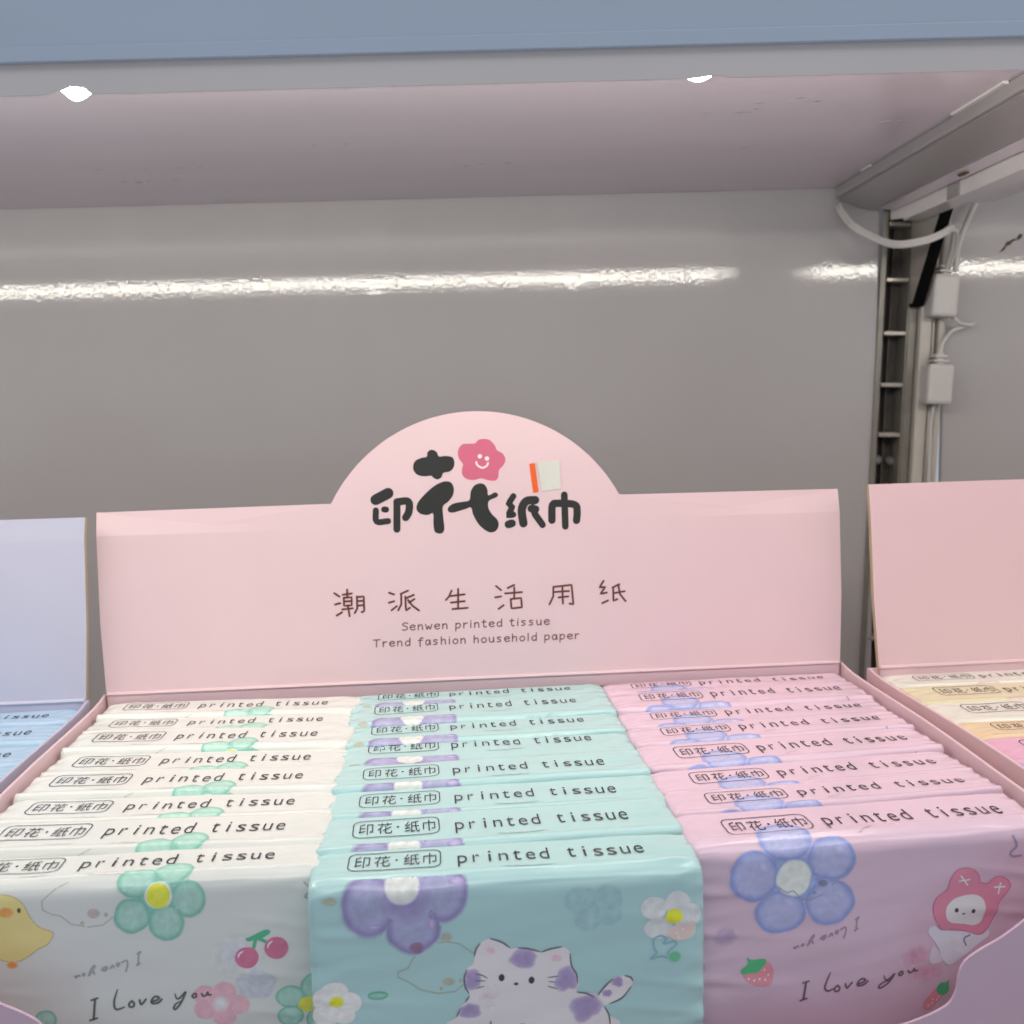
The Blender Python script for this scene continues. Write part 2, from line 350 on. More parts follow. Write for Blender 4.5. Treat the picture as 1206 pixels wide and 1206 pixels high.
PINK = {
'text':[(-39.4,5.6),(-40.3,14.1),(-14.4,6.9),(-16.1,14.8),(-11.0,13.4),(-8.8,8.5),(42.8,9.6)],
'fc':(-24.0,28.5,5.1,5.1),
'f_t':(-25.5,17.0,7.3,6.5),
'f_l':(-35.4,27.4,6.9,6.9),
'f_bl':(-28.0,38.1,7.2,5.9),
'f_br':(-13.9,36.2,6.9,6.3),
'f_tr':(-13.2,24.0,6.8,6.0),
'mirror':[(-5.1,43.2),(-24.3,48.8)],
'I':[(-21.2,59.7),(-19.7,59.5),(-20.4,59.6),(-21.2,64.7),(-21.9,64.9),(-20.4,64.6)],
'L':[(-13.3,57.4),(-14.8,61.1),(-14.7,62.4),(-13.8,62.8),(-12.2,62.2)],
'y':[(2.4,59.5),(2.9,60.8),(4.0,60.6),(5.6,59.2),(3.8,61.9),(1.6,63.3),(1.0,62.8),(2.2,61.7),(4.4,61.0)],
'ends':[(-11.4,62.0),(-0.7,60.2),(7.5,59.3),(12.3,59.1)],
'sleaf':[(-37.7,50.7),(-36.2,51.5),(-32.8,51.4),(-32.1,52.5),(-33.1,53.9),(-34.7,55.4),(-37.1,55.5),(-38.9,55.6),(-39.4,54.3),(-37.4,52.6)],
'sbody':[(-37.1,55.5),(-34.7,55.1),(-32.2,52.5),(-30.4,53.9),(-30.0,56.8),(-30.9,59.2),(-34.0,59.4),(-37.1,58.0),(-38.8,55.9)],
'smud':(-15.8,30.7,1.7,1.2),
'hood':[(19.6,47.5),(17.6,44.1),(17.0,40.9),(18.0,38.1),(21.1,35.9),(22.1,32.9),(24.1,30.4),(27.3,29.9),(30.0,31.4),(31.0,33.6),(30.9,34.4),(33.3,35.1),(35.4,33.5),(38.0,33.5),(40.0,35.1),(40.1,37.0),(37.2,40.5),(36.0,44.1),(33.7,48.2),(31.1,50.0),(28.4,49.2),(24.6,48.0)],
'hface':[(20.8,42.8),(21.2,40.7),(23.3,38.8),(26.5,38.0),(29.7,38.1),(31.8,39.2),(32.7,41.2),(32.5,43.8),(31.5,46.4),(29.4,47.2),(26.2,46.5),(23.0,45.9),(21.3,44.7)],
'hbody':[(19.8,47.8),(17.7,46.2),(16.1,46.6),(15.7,48.2),(17.3,50.5),(18.9,53.3),(20.1,56.6),(22.3,58.3),(25.4,56.6),(28.6,54.2),(31.2,52.5),(34.1,50.6),(33.8,49.0),(31.7,50.2),(27.9,49.0)],
'hleg':[(17.3,52.1),(16.1,55.2),(16.4,57.1),(18.0,57.4),(20.1,56.3)],
'h_e1':(24.0,42.1,0.6,0.7),
'h_e2':(29.1,42.8,0.6,0.7),
'h_n':(26.2,43.4,0.4,0.3),
'hx0':[(24.7,33.6),(27.9,33.4)],
'hx1':[(25.2,32.1),(27.3,35.0)],
'hx2':[(35.5,36.3),(38.6,36.4)],
'hx3':[(37.3,35.2),(36.6,38.2)],
'hx4':[(28.2,49.9),(26.4,50.8),(27.0,52.8)],
's2leaf':[(18.5,65.3),(19.8,63.6),(21.4,63.7),(22.4,62.8),(22.2,64.1),(22.4,66.5),(20.9,67.6),(19.1,67.0)],
's2body':[(18.5,65.3),(16.6,67.1),(15.1,69.1),(14.7,70.7),(15.7,71.6),(17.8,71.0),(19.4,69.2),(20.7,67.5)],
'squig':[(40.9,21.6),(41.9,24.4),(40.2,26.2),(40.8,27.5),(43.4,27.5)],
'pg1':(12.1,54.8,4.8,3.2),
'pg2':(14.9,59.9,5.9,3.0),
'gp1':(-43.8,44.2,3.6,2.8),
'gp2':(-51.1,52.9,1.8,2.2),
'wr':(-45.0,57.9,5.5,1.9),
}
LID = {
'outline':[(-156.1,0.3),(-159.2,76.3),(-61.9,76.3),(-61.1,78.8),(-50.3,93.9),(-33.7,106.8),(-17.4,112.8),(0.8,114.5),(18.9,112.2),(36.9,104.9),(51.3,92.8),(61.5,77.8),(158.8,77.4),(158.0,-1.2)],
'crease':[(-159.6,67.1),(158.4,65.8)],
'sticker_w':[(26.4,92.0),(35.8,92.6),(36.5,80.3),(28.1,79.4)],
'sticker_o':[(23.0,91.4),(25.4,91.7),(26.6,79.3),(24.3,79.0)],
'flower':[(2.8,93.5),(3.5,102.6),(11.2,93.7)],
'flower_o':[(3.9,102.6),(6.4,102.0),(8.5,99.7),(9.4,97.6),(11.7,96.2),(12.9,93.7),(12.0,91.2),(10.0,89.1),(9.6,86.2),(8.0,84.6),(5.0,85.0),(2.1,85.8),(-0.8,85.2),(-3.8,85.7),(-5.7,87.5),(-5.7,90.4),(-5.3,92.1),(-7.0,94.7),(-7.2,98.0),(-5.4,100.5),(-2.4,100.7),(0.1,100.8),(1.6,102.2)],
'smile':[(0.4,92.8),(0.8,91.5),(2.9,90.3),(4.8,91.1),(5.4,92.3)],
'eyes':[(2.0,95.2),(5.0,94.2),(2.8,95.2)],
'black_top':[(-18.5,98.6),(-16.4,97.7),(-15.4,95.7),(-12.7,95.8),(-9.8,95.2),(-8.9,93.0),(-9.5,90.5),(-11.2,89.1),(-13.8,88.6),(-14.7,86.7),(-16.5,85.9),(-18.2,86.8),(-19.0,87.6),(-21.8,87.4),(-24.7,88.1),(-26.3,90.0),(-26.4,92.3),(-25.3,94.2),(-22.7,95.3),(-20.6,95.7),(-20.2,97.6)],
'H1':[(-13.0,85.0),(-10.5,84.3),(-9.5,81.7),(-10.1,78.8),(-12.1,76.3),(-14.4,74.3),(-14.4,69.7),(-14.1,65.0),(-15.0,63.1),(-16.7,62.9),(-18.3,63.9),(-18.7,67.3),(-18.7,71.5),(-21.0,70.9),(-24.0,71.5),(-25.6,73.4),(-25.2,75.9),(-23.3,78.4),(-19.9,81.6),(-16.4,84.0)],
'H2':[(1.6,83.7),(3.7,83.0),(4.8,80.8),(5.1,78.5),(7.8,79.6),(9.1,79.0),(8.8,77.7),(5.3,76.1),(4.9,73.3),(6.3,70.5),(8.5,68.1),(9.1,65.9),(8.3,63.7),(6.4,62.6),(3.9,63.2),(0.6,66.2),(-1.7,70.5),(-2.5,73.5),(-5.0,72.9),(-10.1,71.6),(-12.1,72.1),(-12.2,73.8),(-10.0,75.4),(-5.8,76.1),(-3.1,76.7),(-2.4,80.2),(-0.9,82.7)],
'y1':[(-42.7,78.1),(-37.4,80.7)],
'y2':[(-42.8,73.6),(-42.6,68.9),(-37.8,68.9)],
'y3':[(-39.3,73.9),(-38.5,73.8)],
'y4':[(-33.8,76.6),(-34.2,65.3)],
'y5':[(-33.8,76.9),(-29.0,76.9),(-28.9,72.7),(-30.3,70.2)],
'z1':[(15.8,77.8),(13.6,74.7),(15.2,73.1),(13.2,69.6),(15.5,69.9)],
'z2':[(13.3,65.8),(14.8,66.2)],
'z3':[(25.1,75.8),(21.2,75.4),(19.2,71.9),(19.7,66.0)],
'z4':[(23.2,72.2),(25.2,71.9)],
'z5':[(23.9,72.6),(24.9,69.6),(27.9,65.1)],
'j1':[(32.0,66.9),(32.4,73.2),(34.8,74.1),(42.0,73.3),(43.0,70.3),(42.6,66.5)],
'j2':[(37.7,77.7),(37.7,64.1)],
'c1':[(-61.4,39.2),(-59.3,37.7)],
'c2':[(-61.3,34.4),(-59.1,34.9)],
'c3':[(-60.7,29.7),(-58.4,31.0)],
'c4':[(-57.9,38.4),(-54.1,38.8)],
'c5':[(-56.0,40.5),(-56.0,37.6)],
'c6':[(-57.5,37.1),(-54.2,37.2),(-54.3,33.8),(-57.5,33.7),(-57.5,37.1)],
'c7':[(-57.4,35.5),(-54.2,35.6)],
'c8':[(-58.3,32.2),(-53.9,32.5)],
'c9':[(-55.9,33.7),(-55.3,29.2)],
'c10':[(-52.0,37.4),(-52.0,32.4),(-53.1,30.5)],
'c11':[(-52.0,37.2),(-49.1,37.3),(-49.1,31.2),(-50.2,30.7)],
'c12':[(-51.9,35.5),(-49.5,35.5)],
'c13':[(-52.0,33.5),(-49.6,33.7)],
'p1':[(-38.4,38.5),(-36.3,37.7)],
'p2':[(-38.6,34.3),(-36.4,34.8)],
'p3':[(-37.6,31.0),(-35.3,32.7)],
'p4':[(-33.5,37.8),(-30.4,39.1)],
'p5':[(-33.3,37.8),(-33.4,33.4),(-34.8,30.9)],
'p6':[(-31.6,36.6),(-31.5,30.7),(-29.8,31.8)],
'p7':[(-31.6,35.8),(-28.0,37.2)],
'p8':[(-27.8,35.4),(-30.1,34.0)],
'p9':[(-30.5,35.1),(-28.7,32.6),(-26.0,30.5)],
's1':[(-11.9,38.4),(-13.1,35.9),(-14.4,34.5)],
's2':[(-12.5,36.1),(-6.4,36.6)],
's3':[(-9.1,39.0),(-9.4,30.5)],
's4':[(-12.4,33.3),(-6.5,33.7)],
's5':[(-11.8,30.5),(-5.3,30.8)],
'h1':[(7.1,39.6),(9.2,37.8)],
'h2':[(6.6,34.8),(9.1,35.1)],
'h3':[(7.9,29.8),(10.1,31.3)],
'h4':[(14.9,39.8),(12.1,38.6)],
'h5':[(10.9,36.3),(18.1,36.6)],
'h6':[(14.9,38.7),(14.7,34.3)],
'h7':[(13.2,33.8),(13.4,29.8),(17.9,30.1),(17.7,34.1),(13.2,33.8)],
'w1':[(31.7,38.3),(31.5,34.2),(29.8,30.9)],
'w2':[(31.7,38.3),(39.6,38.9),(40.1,30.5),(38.5,30.9)],
'w3':[(32.2,36.1),(38.4,36.3)],
'w4':[(33.8,33.7),(38.0,34.0)],
'w5':[(35.6,37.9),(35.6,31.0)],
'g1':[(53.5,40.1),(51.6,37.3),(54.2,37.5),(51.9,34.5),(54.7,35.0)],
'g2':[(52.6,30.5),(55.2,31.6)],
'g3':[(60.3,38.4),(57.3,37.1)],
'g4':[(57.6,37.1),(57.5,31.3),(59.2,32.0)],
'g5':[(57.6,34.6),(62.5,35.3)],
'g6':[(59.9,37.9),(60.4,34.2),(62.8,31.0)],
'senwen':[(-33.5,22.3),(29.5,22.3),(-33.4,25.6)],
'trend':[(-45.8,15.6),(42.2,15.8),(-45.7,18.7)],
}

# ================================================================ shelving behind the boxes
WY = -0.076777; YW = 0.3557          # the wall runs at a small angle to the boxes; local x along the wall, local -y out of it
def wall_root(name, label, cat, group=None, x=0., d=0., z=0.):
    o = empty(name, (0, 0, 0), 0, label, cat, group)
    o.matrix_world = Matrix.Translation((0, YW, 0)) @ Matrix.Rotation(WY, 4, 'Z') @ Matrix.Translation((x, -d, z)); return o
def wall_place(o, x=0., d=0., z=0.):
    o.matrix_world = Matrix.Translation((0, YW, 0)) @ Matrix.Rotation(WY, 4, 'Z') @ Matrix.Translation((x, -d, z)); return o

M_wall = material("glossy_grey_panel", (.47, .45, .46), rough=.5, bump=.00003, bscale=560, detail=1.5, vary=.03, vscale=9, coat=.72, coat_rough=.045, spec=.25, stretch=(1, 1, .8))
M_under = material("lilac_shelf_paint", (.80, .71, .77), coat=.6, coat_rough=.10, rough=.4, bump=.00002, bscale=260, vary=.05, vscale=12, spec=.45, stretch=(.6, 2, 1))
M_lip = material("warm_grey_lip_paint", (.71, .645, .605), rough=.28, vary=.03, vscale=20)
M_rail = material("blue_label_strip", (.50, .57, .66), rough=.33, vary=.06, vscale=16, spec=.4, stretch=(.6, 1, 2))
M_steel = material("olive_grey_steel", (.25, .235, .205), rough=.38, metal=.25, vary=.12, vscale=60)
M_plate = material("grey_brown_plate", (.42, .385, .345), rough=.35, vary=.06, vscale=40)
M_slot = material("dark_slot_steel", (.13, .115, .105), rough=.55, metal=.2, vary=.3, vscale=80)
M_rung = material("bright_rung_steel", (.52, .48, .43), rough=.3, metal=.5)
M_screw = material("zinc_screw", (.35, .35, .34), rough=.4, metal=.7)
M_duct = material("cream_plastic_duct", (.56, .53, .48), rough=.4, vary=.05, vscale=40)
M_cable = material("white_cable_pvc", (.62, .59, .57), rough=.4, vary=.04, vscale=70)
M_channel = material("grey_aluminium_channel", (.40, .38, .38), rough=.33, metal=.2, vary=.1, vscale=25, stretch=(1, .3, 1))
M_white = material("white_bracket_enamel", (.80, .765, .75), rough=.22, vary=.05, vscale=30)
M_edge_shade = material("painted_edge_shade", (.003, .003, .003), rough=.9, spec=.1)  # near-black colour standing in for shade on the plate's lower edge
M_rust = material("brown_rust", (.12, .075, .035), rough=.8, vary=.4, vscale=500)
M_scuff = material("grey_scuff", (.37, .31, .335), rough=.5)
M_glue = material("dried_white_glue", (.72, .68, .66), rough=.3)
M_led = emitter("warm_white_led_diffuser", (1.0, .96, .85), LED_STRENGTH)
M_base = material("lower_shelf_paint", (.33, .31, .32), rough=.4, vary=.05, vscale=20)

def wall_panel(x0, x1, label):
    bm = bmesh.new(); box(bm, x0, x1, 0, .004, -.20, .62, .0012)
    o = from_bm("back_panel", bm, M_wall); wall_place(o); tag(o, label, "panel", "back panels of the shelving"); return o
wp = wall_panel(-.75, .2465, "large glossy grey back panel behind the middle pink box, left of the slotted post")
wall_panel(.2855, 1.0, "glossy grey back panel with a brown stain, right of the slotted post")
wr = bpy.data.objects["back_panel.001"]
def blot(name, parent, pts, y, mat, th=.0006, axis='y', z=None):      # a small thick irregular patch standing proud of a face
    bm = bmesh.new()
    if axis == 'y': prism(bm, pts, y, y-th, 'y')
    else: prism(bm, pts, y, y-th, 'z')
    return from_bm(name, bm, mat, parent)
blot("stain", wr, [(.3165, .1975), (.3190, .1985), (.3205, .2010), (.3225, .2015), (.3240, .2035), (.3258, .2040), (.3250, .2052), (.3225, .2040), (.3205, .2032), (.3192, .2005)], -.0001, M_rust)
blot("stain", wr, [(.3262, .2040), (.3285, .2050), (.3296, .2070), (.3282, .2078), (.3270, .2062)], -.0001, M_rust)

# slotted upright post, leaning a hair like in the picture
up = wall_root("slotted_post", "tall slotted grey steel shelf post with bright rungs beside the white cables", "post", x=.2495, z=.2)
up.matrix_world = up.matrix_world @ Matrix.Rotation(math.radians(2.0), 4, 'Y') 
bm = bmesh.new()
box(bm, -.0020, .0012, -.0015, .020, -.40, .42, .0004); box(bm, .0160, .0205, -.0015, .020, -.40, .42, .0004)
box(bm, .0150, .0160, -.0005, .020, -.40, .42); box(bm, .0012, .0032, .0045, .020, -.40, .42)
from_bm("channel", bm, M_steel, up)
bm = bmesh.new(); box(bm, .0032, .0150, .016, .0195, -.40, .42); box(bm, .0085, .0092, .010, .016, -.40, .42)
from_bm("channel_back", bm, M_slot, up)
for z in (.2155, .1835, .1525, .1222, .0925, .0600, .0295, -.001, -.032):
    bm = bmesh.new(); box(bm, .0022, .0152, -.0002, .012, z-.2-.0013, z-.2+.0013, .0006); from_bm("rung", bm, M_rung, up)
for x, z in ((.0052, .0770), (.0135, .0765)):
    bm = bmesh.new()
    for k in range(2):
        r = bmesh.ops.create_cone(bm, cap_ends=True, segments=20, radius1=.0030-.0009*k, radius2=.0024-.0009*k, depth=.0012)
        bmesh.ops.rotate(bm, verts=r["verts"], cent=(0, 0, 0), matrix=Matrix.Rotation(math.pi/2, 3, 'X')); bmesh.ops.translate(bm, verts=r["verts"], vec=(x, .0085-.0010*k, z-.2))
    box(bm, x-.0018, x+.0018, .0068, .0074, z-.2003, z-.1997); box(bm, x-.0003, x+.0003, .0066, .0072, z-.2018, z-.1982)
    from_bm("screw", bm, M_screw, up)

# white trunking with two ribs, right of the post
du = wall_root("cable_trunking", "cream vertical plastic cable trunking running down beside the slotted post", "trunking", x=.2735, z=.2)
du.matrix_world = du.matrix_world @ Matrix.Rotation(math.radians(2.0), 4, 'Y')
bm = bmesh.new(); box(bm, -.0028, .0042, -.006, .012, -.40, .03, .0012); from_bm("trunking_cover", bm, M_duct, du)
bm = bmesh.new(); box(bm, .0052, .0066, -.004, .012, -.40, .03, .0006); from_bm("trunking_rib", bm, M_duct, du)
bm = bmesh.new(); box(bm, .0085, .0128, -.005, .012, -.40, .03, .0015); from_bm("trunking_cover", bm, M_duct, du)

# power leads of the shelf lights
pc = wall_root("light_power_lead", "white twin cable hanging under the shelf end with two white plug connectors", "cable")
D = lambda x, z, d: (x/1000, -d/1000, z/1000)
for off in (0, .9):
    bm = bmesh.new(); P = catmull([D(219.0+off*1.9, 224.7+off*1.2, 8), D(219.2+off*1.9, 221.2+off*1.2, 12), D(222.3+off*1.9, 213.6+off*1.2, 18), D(228.1+off*1.9, 207.0+off*1.2, 24), D(237.5+off*0.0, 199.8+off*2.1, 34), D(244.0+off*0.0, 197.3+off*2.1, 42), D(254.9+off*0.0, 198.6+off*2.1, 47), D(263.1+off*0.0, 201.5+off*2.1, 47), D(271.0+off*0.0, 205.2+off*2.1, 42), D(277.2+off*-2.2, 203.9+off*0.0, 34), D(281.1+off*-2.2, 196.1+off*0.0, 22), D(281.7+off*-2.2, 186.8+off*0.0, 13)], 8)
    tube(bm, P, .00125); from_bm("cord", bm, M_cable, pc, True)
bm = bmesh.new(); tube(bm, catmull([D(301, 230, 10), D(296, 222, 11), D(291, 211, 12), D(287.5, 199, 11), D(286.5, 186, 11)], 8), .0017); from_bm("cord", bm, M_cable, pc, True)
bm = bmesh.new(); tube(bm, catmull([D(286, 160, 11), D(291, 156.5, 10), D(297, 155.6, 9), D(299, 156.8, 8), D(296, 155.0, 7), D(287, 152.5, 8), D(281.5, 146, 9), D(279, 139, 10), D(278.5, 134, 11)], 8), .0011); from_bm("cord", bm, M_cable, pc, True)
bm = bmesh.new(); tube(bm, catmull([D(277, 112, 11), D(275.5, 100, 9), D(275, 60, 8), D(272, 0, 8), D(270, -60, 8)], 8), .0011); from_bm("cord", bm, M_cable, pc, True)
for (x, zt, zb, wd, rot) in ((.2800, .1845, .1600, .0150, 4), (.2780, .1335, .1100, .0150, 3)):
    bm = bmesh.new(); box(bm, -wd/2, wd/2, -.007, .007, zb-zt, 0, .0022)
    for k in range(2): box(bm, -.0042+.0005*k, .0042-.0005*k, -.0045, .0045, .0010+k*.0026, .0024+k*.0026, .0005)
    box(bm, -.0018, .0018, -.0032, .0032, -.001, .0062)
    c = from_bm("plug_connector", bm, M_cable, pc, True)
    c.matrix_local = Matrix.Translation((x, -.011, zt)) @ Matrix.Rotation(math.radians(rot), 4, 'Y')
    for p in c.data.polygons: p.use_smooth = False

# the shelf above: board, notched front lip with the light hidden behind it, blue label strip
DL = .320
def shelf(x0, x1, label, notches):
    s = wall_root("shelf", label, "shelf", "shelves above the boxes")
    bm = bmesh.new(); box(bm, x0, x1, -DL, -.001, .2362, .2480); b = from_bm("shelf_board", bm, M_under, s)
    pts = [(x0, .2500), (x0, .2104)]
    for (a, b_, h) in sorted(notches): pts += [(a, .2104), (a+(b_-a)*.28, .2104+h*.45), (a+(b_-a)*.55, .2104+h), (a+(b_-a)*.86, .2104+h*.8), (b_, .2104)]
    pts += [(x1, .2104), (x1, .2500)]
    bm = bmesh.new(); prism(bm, pts, -DL-.0003, -DL-.0015, 'y'); from_bm("front_lip", bm, M_lip, s)
    bm = bmesh.new(); box(bm, x0, x1, -DL-.0026, -DL-.0017, .2187, .2640, .0003); box(bm, x0, x1, -DL-.0032, -DL-.0026, .2188, .2228, .0002)
    from_bm("label_strip", bm, M_rail, s)
    return s, b
sh, board = shelf(-.75, .2405, "lilac shelf above the middle box with a blue label strip on its front edge", [(-.0975, -.0840, .0022), (.0805, .0925, .0007)])
shelf(.2520, .95, "lilac shelf at the right beyond the white bracket, above the stained panel", [])
bm = bmesh.new(); prism(bm, [(.2412, .2361), (.2412, .2222), (.2498, .2212), (.2508, .2361)], -DL+.002, -.012, 'y'); fl = from_bm("end_flange", bm, M_under, sh)
blot("stain", fl, [(.2440, -.112), (.2462, -.109), (.2470, -.114), (.2466, -.119), (.2448, -.118)], .2217, M_rust, .0009, 'z')
rnd = random.Random(5)
for (cx, cy, ln, n) in ((.140, .196, .030, 6), (.120, .180, .022, 4), (-.155, .068, .05, 8), (-.150, .100, .06, 4), (.195, .156, .008, 2), (-.05, .137, .02, 2), (.135, .110, .010, 2), (.02, .09, .03, 3)):
    for k in range(n):
        x = cx+rnd.uniform(-.5, .5)*ln; y = cy+rnd.uniform(-.004, .004); l = rnd.uniform(.0015, .005); h = rnd.uniform(.00025, .0007); sl = rnd.uniform(.0, .25)
        blot("scuff", board, [(x, -y), (x+l*.5, -y-h+sl*l*.5*-1), (x+l, -y-sl*l), (x+l*.5, -y+h-sl*l*.5)], .23619, M_scuff, .00012, 'z')

def led(x0, x1, label, sags=()):
    o = wall_root("led_light_bar", label, "light", "light bars behind the shelf lips")
    bm = bmesh.new(); c = (-DL+.0078, .2205); r = .0046
    arc = [(c[0]+r*math.cos(a), c[1]+r*math.sin(a)) for a in [math.radians(-150+ i*180/14) for i in range(15)]]
    xs = [x0+.002+(x1-x0-.004)*i/12 for i in range(13)]
    for (sx, wd, am) in sags: xs += [sx+wd*k/4 for k in range(-10, 11)]
    xs += [e_+sg_*.034*k/8 for e_, sg_ in ((x0+.002, 1), (x1-.002, -1)) for k in range(1, 9)]
    xs = sorted(x for x in xs if x0+.001 < x < x1-.001); prev = None
    for x in xs:
        en = .3+.7*smooth01(0, .034, min(x-x0, x1-x))
        dz = sum(am*math.exp(-((x-sx)/wd)**2)*(1-.35*math.tanh((x-sx)/wd)) for (sx, wd, am) in sags)
        ring = [bm.verts.new((x, c[0]+(p[0]-c[0])*en-dz*.25*max(0, -math.sin(math.atan2(p[1]-c[1], p[0]-c[0]))), c[1]+(p[1]-c[1])*en-dz*max(0, -math.sin(math.atan2(p[1]-c[1], p[0]-c[0]))))) for p in arc]
        if prev:
            for i in range(14): bm.faces.new((prev[i], prev[i+1], ring[i+1], ring[i]))
        prev = ring
    bmesh.ops.recalc_face_normals(bm, faces=bm.faces[:])
    from_bm("diffuser", bm, M_led, o)
    bm = bmesh.new(); q = [(c[0]+r*1.06*math.cos(math.radians(30)), c[1]+r*1.06*math.sin(math.radians(30))), (c[0]+.0005, .2361), (-DL+.0005, .2361), (-DL+.0005, .2190), (c[0]+r*1.06*math.cos(math.radians(-150)), c[1]+r*1.06*math.sin(math.radians(-150)))]
    prism(bm, q, x0, x1, 'x'); from_bm("housing", bm, M_white, o)
led(-.74, .2300, "long lit white light bar hidden behind the left shelf's front lip", [(-.0905, .0050, .0050), (.0865, .0060, .0041)])
led(.2790, .94, "lit white light bar hidden behind the right shelf's front lip")

# grey channel and white bracket at the end of the shelf
ch = wall_root("metal_channel", "long grey aluminium channel under the shelf end, running from the wall to the front", "channel")
bm = bmesh.new(); prism(bm, [(.2200, .2361), (.2200, .2355), (.2192, .2353), (.2192, .2320), (.2186, .2316), (.2186, .2300), (.2192, .2297), (.2206, .2297), (.2206, .2291), (.2200, .2288), (.2385, .2224), (.2405, .2224), (.2405, .2361)], -DL+.016, -.006, 'y'); cb = from_bm("channel_body", bm, M_channel, ch)
bm = bmesh.new(); prism(bm, [(.2168, .2361), (.2172, .2352), (.2191, .2350), (.2191, .2361)], -.168, -.215, 'y')
from_bm("glue_bead", bm, M_glue, ch)
bm = bmesh.new(); prism(bm, [(.2172, .2361), (.2180, .2354), (.2191, .2354), (.2191, .2361)], -.052, -.066, 'y'); from_bm("glue_bead", bm, M_glue, ch)
br = wall_root("shelf_bracket", "white shelf bracket hooked into the slotted post, with shade painted black along its lower edge", "bracket")
bm = bmesh.new(); prism(bm, [(-.003, .2340), (-.003, .2172), (-.030, .2140), (-.285, .2140), (-.285, .2340)], .2514, .2530, 'x'); prism(bm, [(-.020, .2140), (-.285, .2140), (-.285, .2153), (-.020, .2153)], .2530, .2640, 'x')
from_bm("bracket_arm", bm, M_white, br)
bm = bmesh.new(); prism(bm, [(-.002, .2345), (-.002, .1690), (-.007, .1690), (-.047, .2190), (-.280, .2190), (-.280, .2345)], .2642, .2690, 'x'); from_bm("bracket_plate", bm, M_plate, br)
bm = bmesh.new(); prism(bm, [(-.0025, .1689), (-.0030, .1670), (-.0085, .1670), (-.0490, .2188), (-.0470, .2189), (-.0071, .1689)], .2636, .2696, 'x'); from_bm("edge_shade", bm, M_edge_shade, br)  # shaded underside of the plate, put in as a black strip
bm = bmesh.new(); prism(bm, [(-.030, .2345), (-.052, .2178), (-.285, .2178), (-.285, .2345)], .2740, .2756, 'x'); prism(bm, [(-.052, .2178), (-.285, .2178), (-.285, .2192), (-.052, .2192)], .2756, .2880, 'x'); from_bm("bracket_arm", bm, M_white, br)
bm = bmesh.new(); box(bm, .2506, .2513, -.098, -.084, .2142, .2236); from_bm("tape_patch", bm, M_channel, br)

# the shelf the boxes stand on
ls = wall_root("shelf", "lower grey shelf that the display boxes stand on", "shelf")
bm = bmesh.new(); box(bm, -.75, .95, -.42, -.001, -.0930, -.0790, .0015); from_bm("shelf_board", bm, M_base, ls)

# ================================================================ display boxes
M_card = material("printed_card", attr=True, rough=.42, bump=.000012, bscale=900, vary=.025, vscale=25, spec=.4)
KRAFT = (.50, .39, .24)
LEAN = 0.11203; ZL = .003
def lid_colour(base):
    bgd = lin(228, 194, 191)
    return lambda r, g, b: tuple(min(.9, lin(r, g, b)[i]/bgd[i]*(.79, .585, .578)[i]) for i in range(3))
ARC = [(69.2*math.cos(a), 45.3+69.2*math.sin(a)) for a in [math.radians(152.6-i*(152.6-27.4)/40) for i in range(41)]]
HAND = {'S': [[(.8, 1.35), (.45, 1.5), (.1, 1.25), (.2, .95), (.65, .7), (.75, .35), (.45, .02), (.05, .12)]], 'e': [[(.1, .5), (.7, .62), (.65, .9), (.4, 1), (.12, .8), (.08, .35), (.35, 0), (.75, .15)]],
 'n': [[(.1, 1), (.1, 0)], [(.1, .6), (.35, .95), (.62, .85), (.68, 0)]], 'w': [[(.05, 1), (.25, 0), (.45, .7), (.65, 0), (.9, 1)]], 'p': [[(.1, 1), (.08, -.55)], [(.1, .75), (.4, 1), (.7, .75), (.6, .2), (.3, .02), (.1, .2)]],
 'r': [[(.1, 1), (.12, 0)], [(.12, .6), (.35, .95), (.6, .95)]], 'i': [[(.15, 1), (.15, 0)], [(.16, 1.36), (.17, 1.42)]], 't': [[(.3, 1.45), (.28, .25), (.45, 0), (.65, .08)], [(.02, 1.02), (.6, 1.08)]],
 'd': [[(.7, 1.5), (.7, 0)], [(.7, .75), (.4, .95), (.1, .6), (.2, .1), (.45, .02), (.7, .3)]], 's': [[(.6, .9), (.3, 1), (.12, .8), (.3, .55), (.55, .4), (.5, .08), (.1, .05)]],
 'u': [[(.08, 1), (.12, .2), (.35, 0), (.62, .25), (.66, 1)], [(.66, 1), (.7, 0)]], 'T': [[(0, 1.4), (.9, 1.45)], [(.45, 1.42), (.42, 0)]], 'f': [[(.7, 1.4), (.45, 1.5), (.3, 1.2), (.3, -.3)], [(.05, .95), (.6, 1)]],
 'a': [[(.65, .8), (.35, 1), (.08, .6), (.2, .05), (.5, .1), (.66, .9)], [(.66, .95), (.72, 0)]], 'h': [[(.1, 1.5), (.1, 0)], [(.1, .6), (.35, .95), (.62, .85), (.66, 0)]],
 'o': [[(.4, 1), (.1, .7), (.12, .2), (.4, 0), (.68, .25), (.68, .75), (.4, 1)]], 'l': [[(.15, 1.5), (.15, 0)]]}
HW_ = {'i': .3, 'l': .3, 'w': .95, 'T': .95, 'f': .7, 't': .7, 'r': .65}
def handwriting(pr, text, x0, x1, base, xh, col, wd):
    adv = [HW_.get(c, .78)+.28 if c != ' ' else .75 for c in text]; k = (x1-x0)/(sum(adv)-.28); x = x0
    for c, a in zip(text, adv):
        for st in HAND.get(c, []): pr.stroke([(x+p[0]*k+(p[1])*.12*xh*.3, base+p[1]*xh) for p in st], wd, col, n=4)
        x += a*k
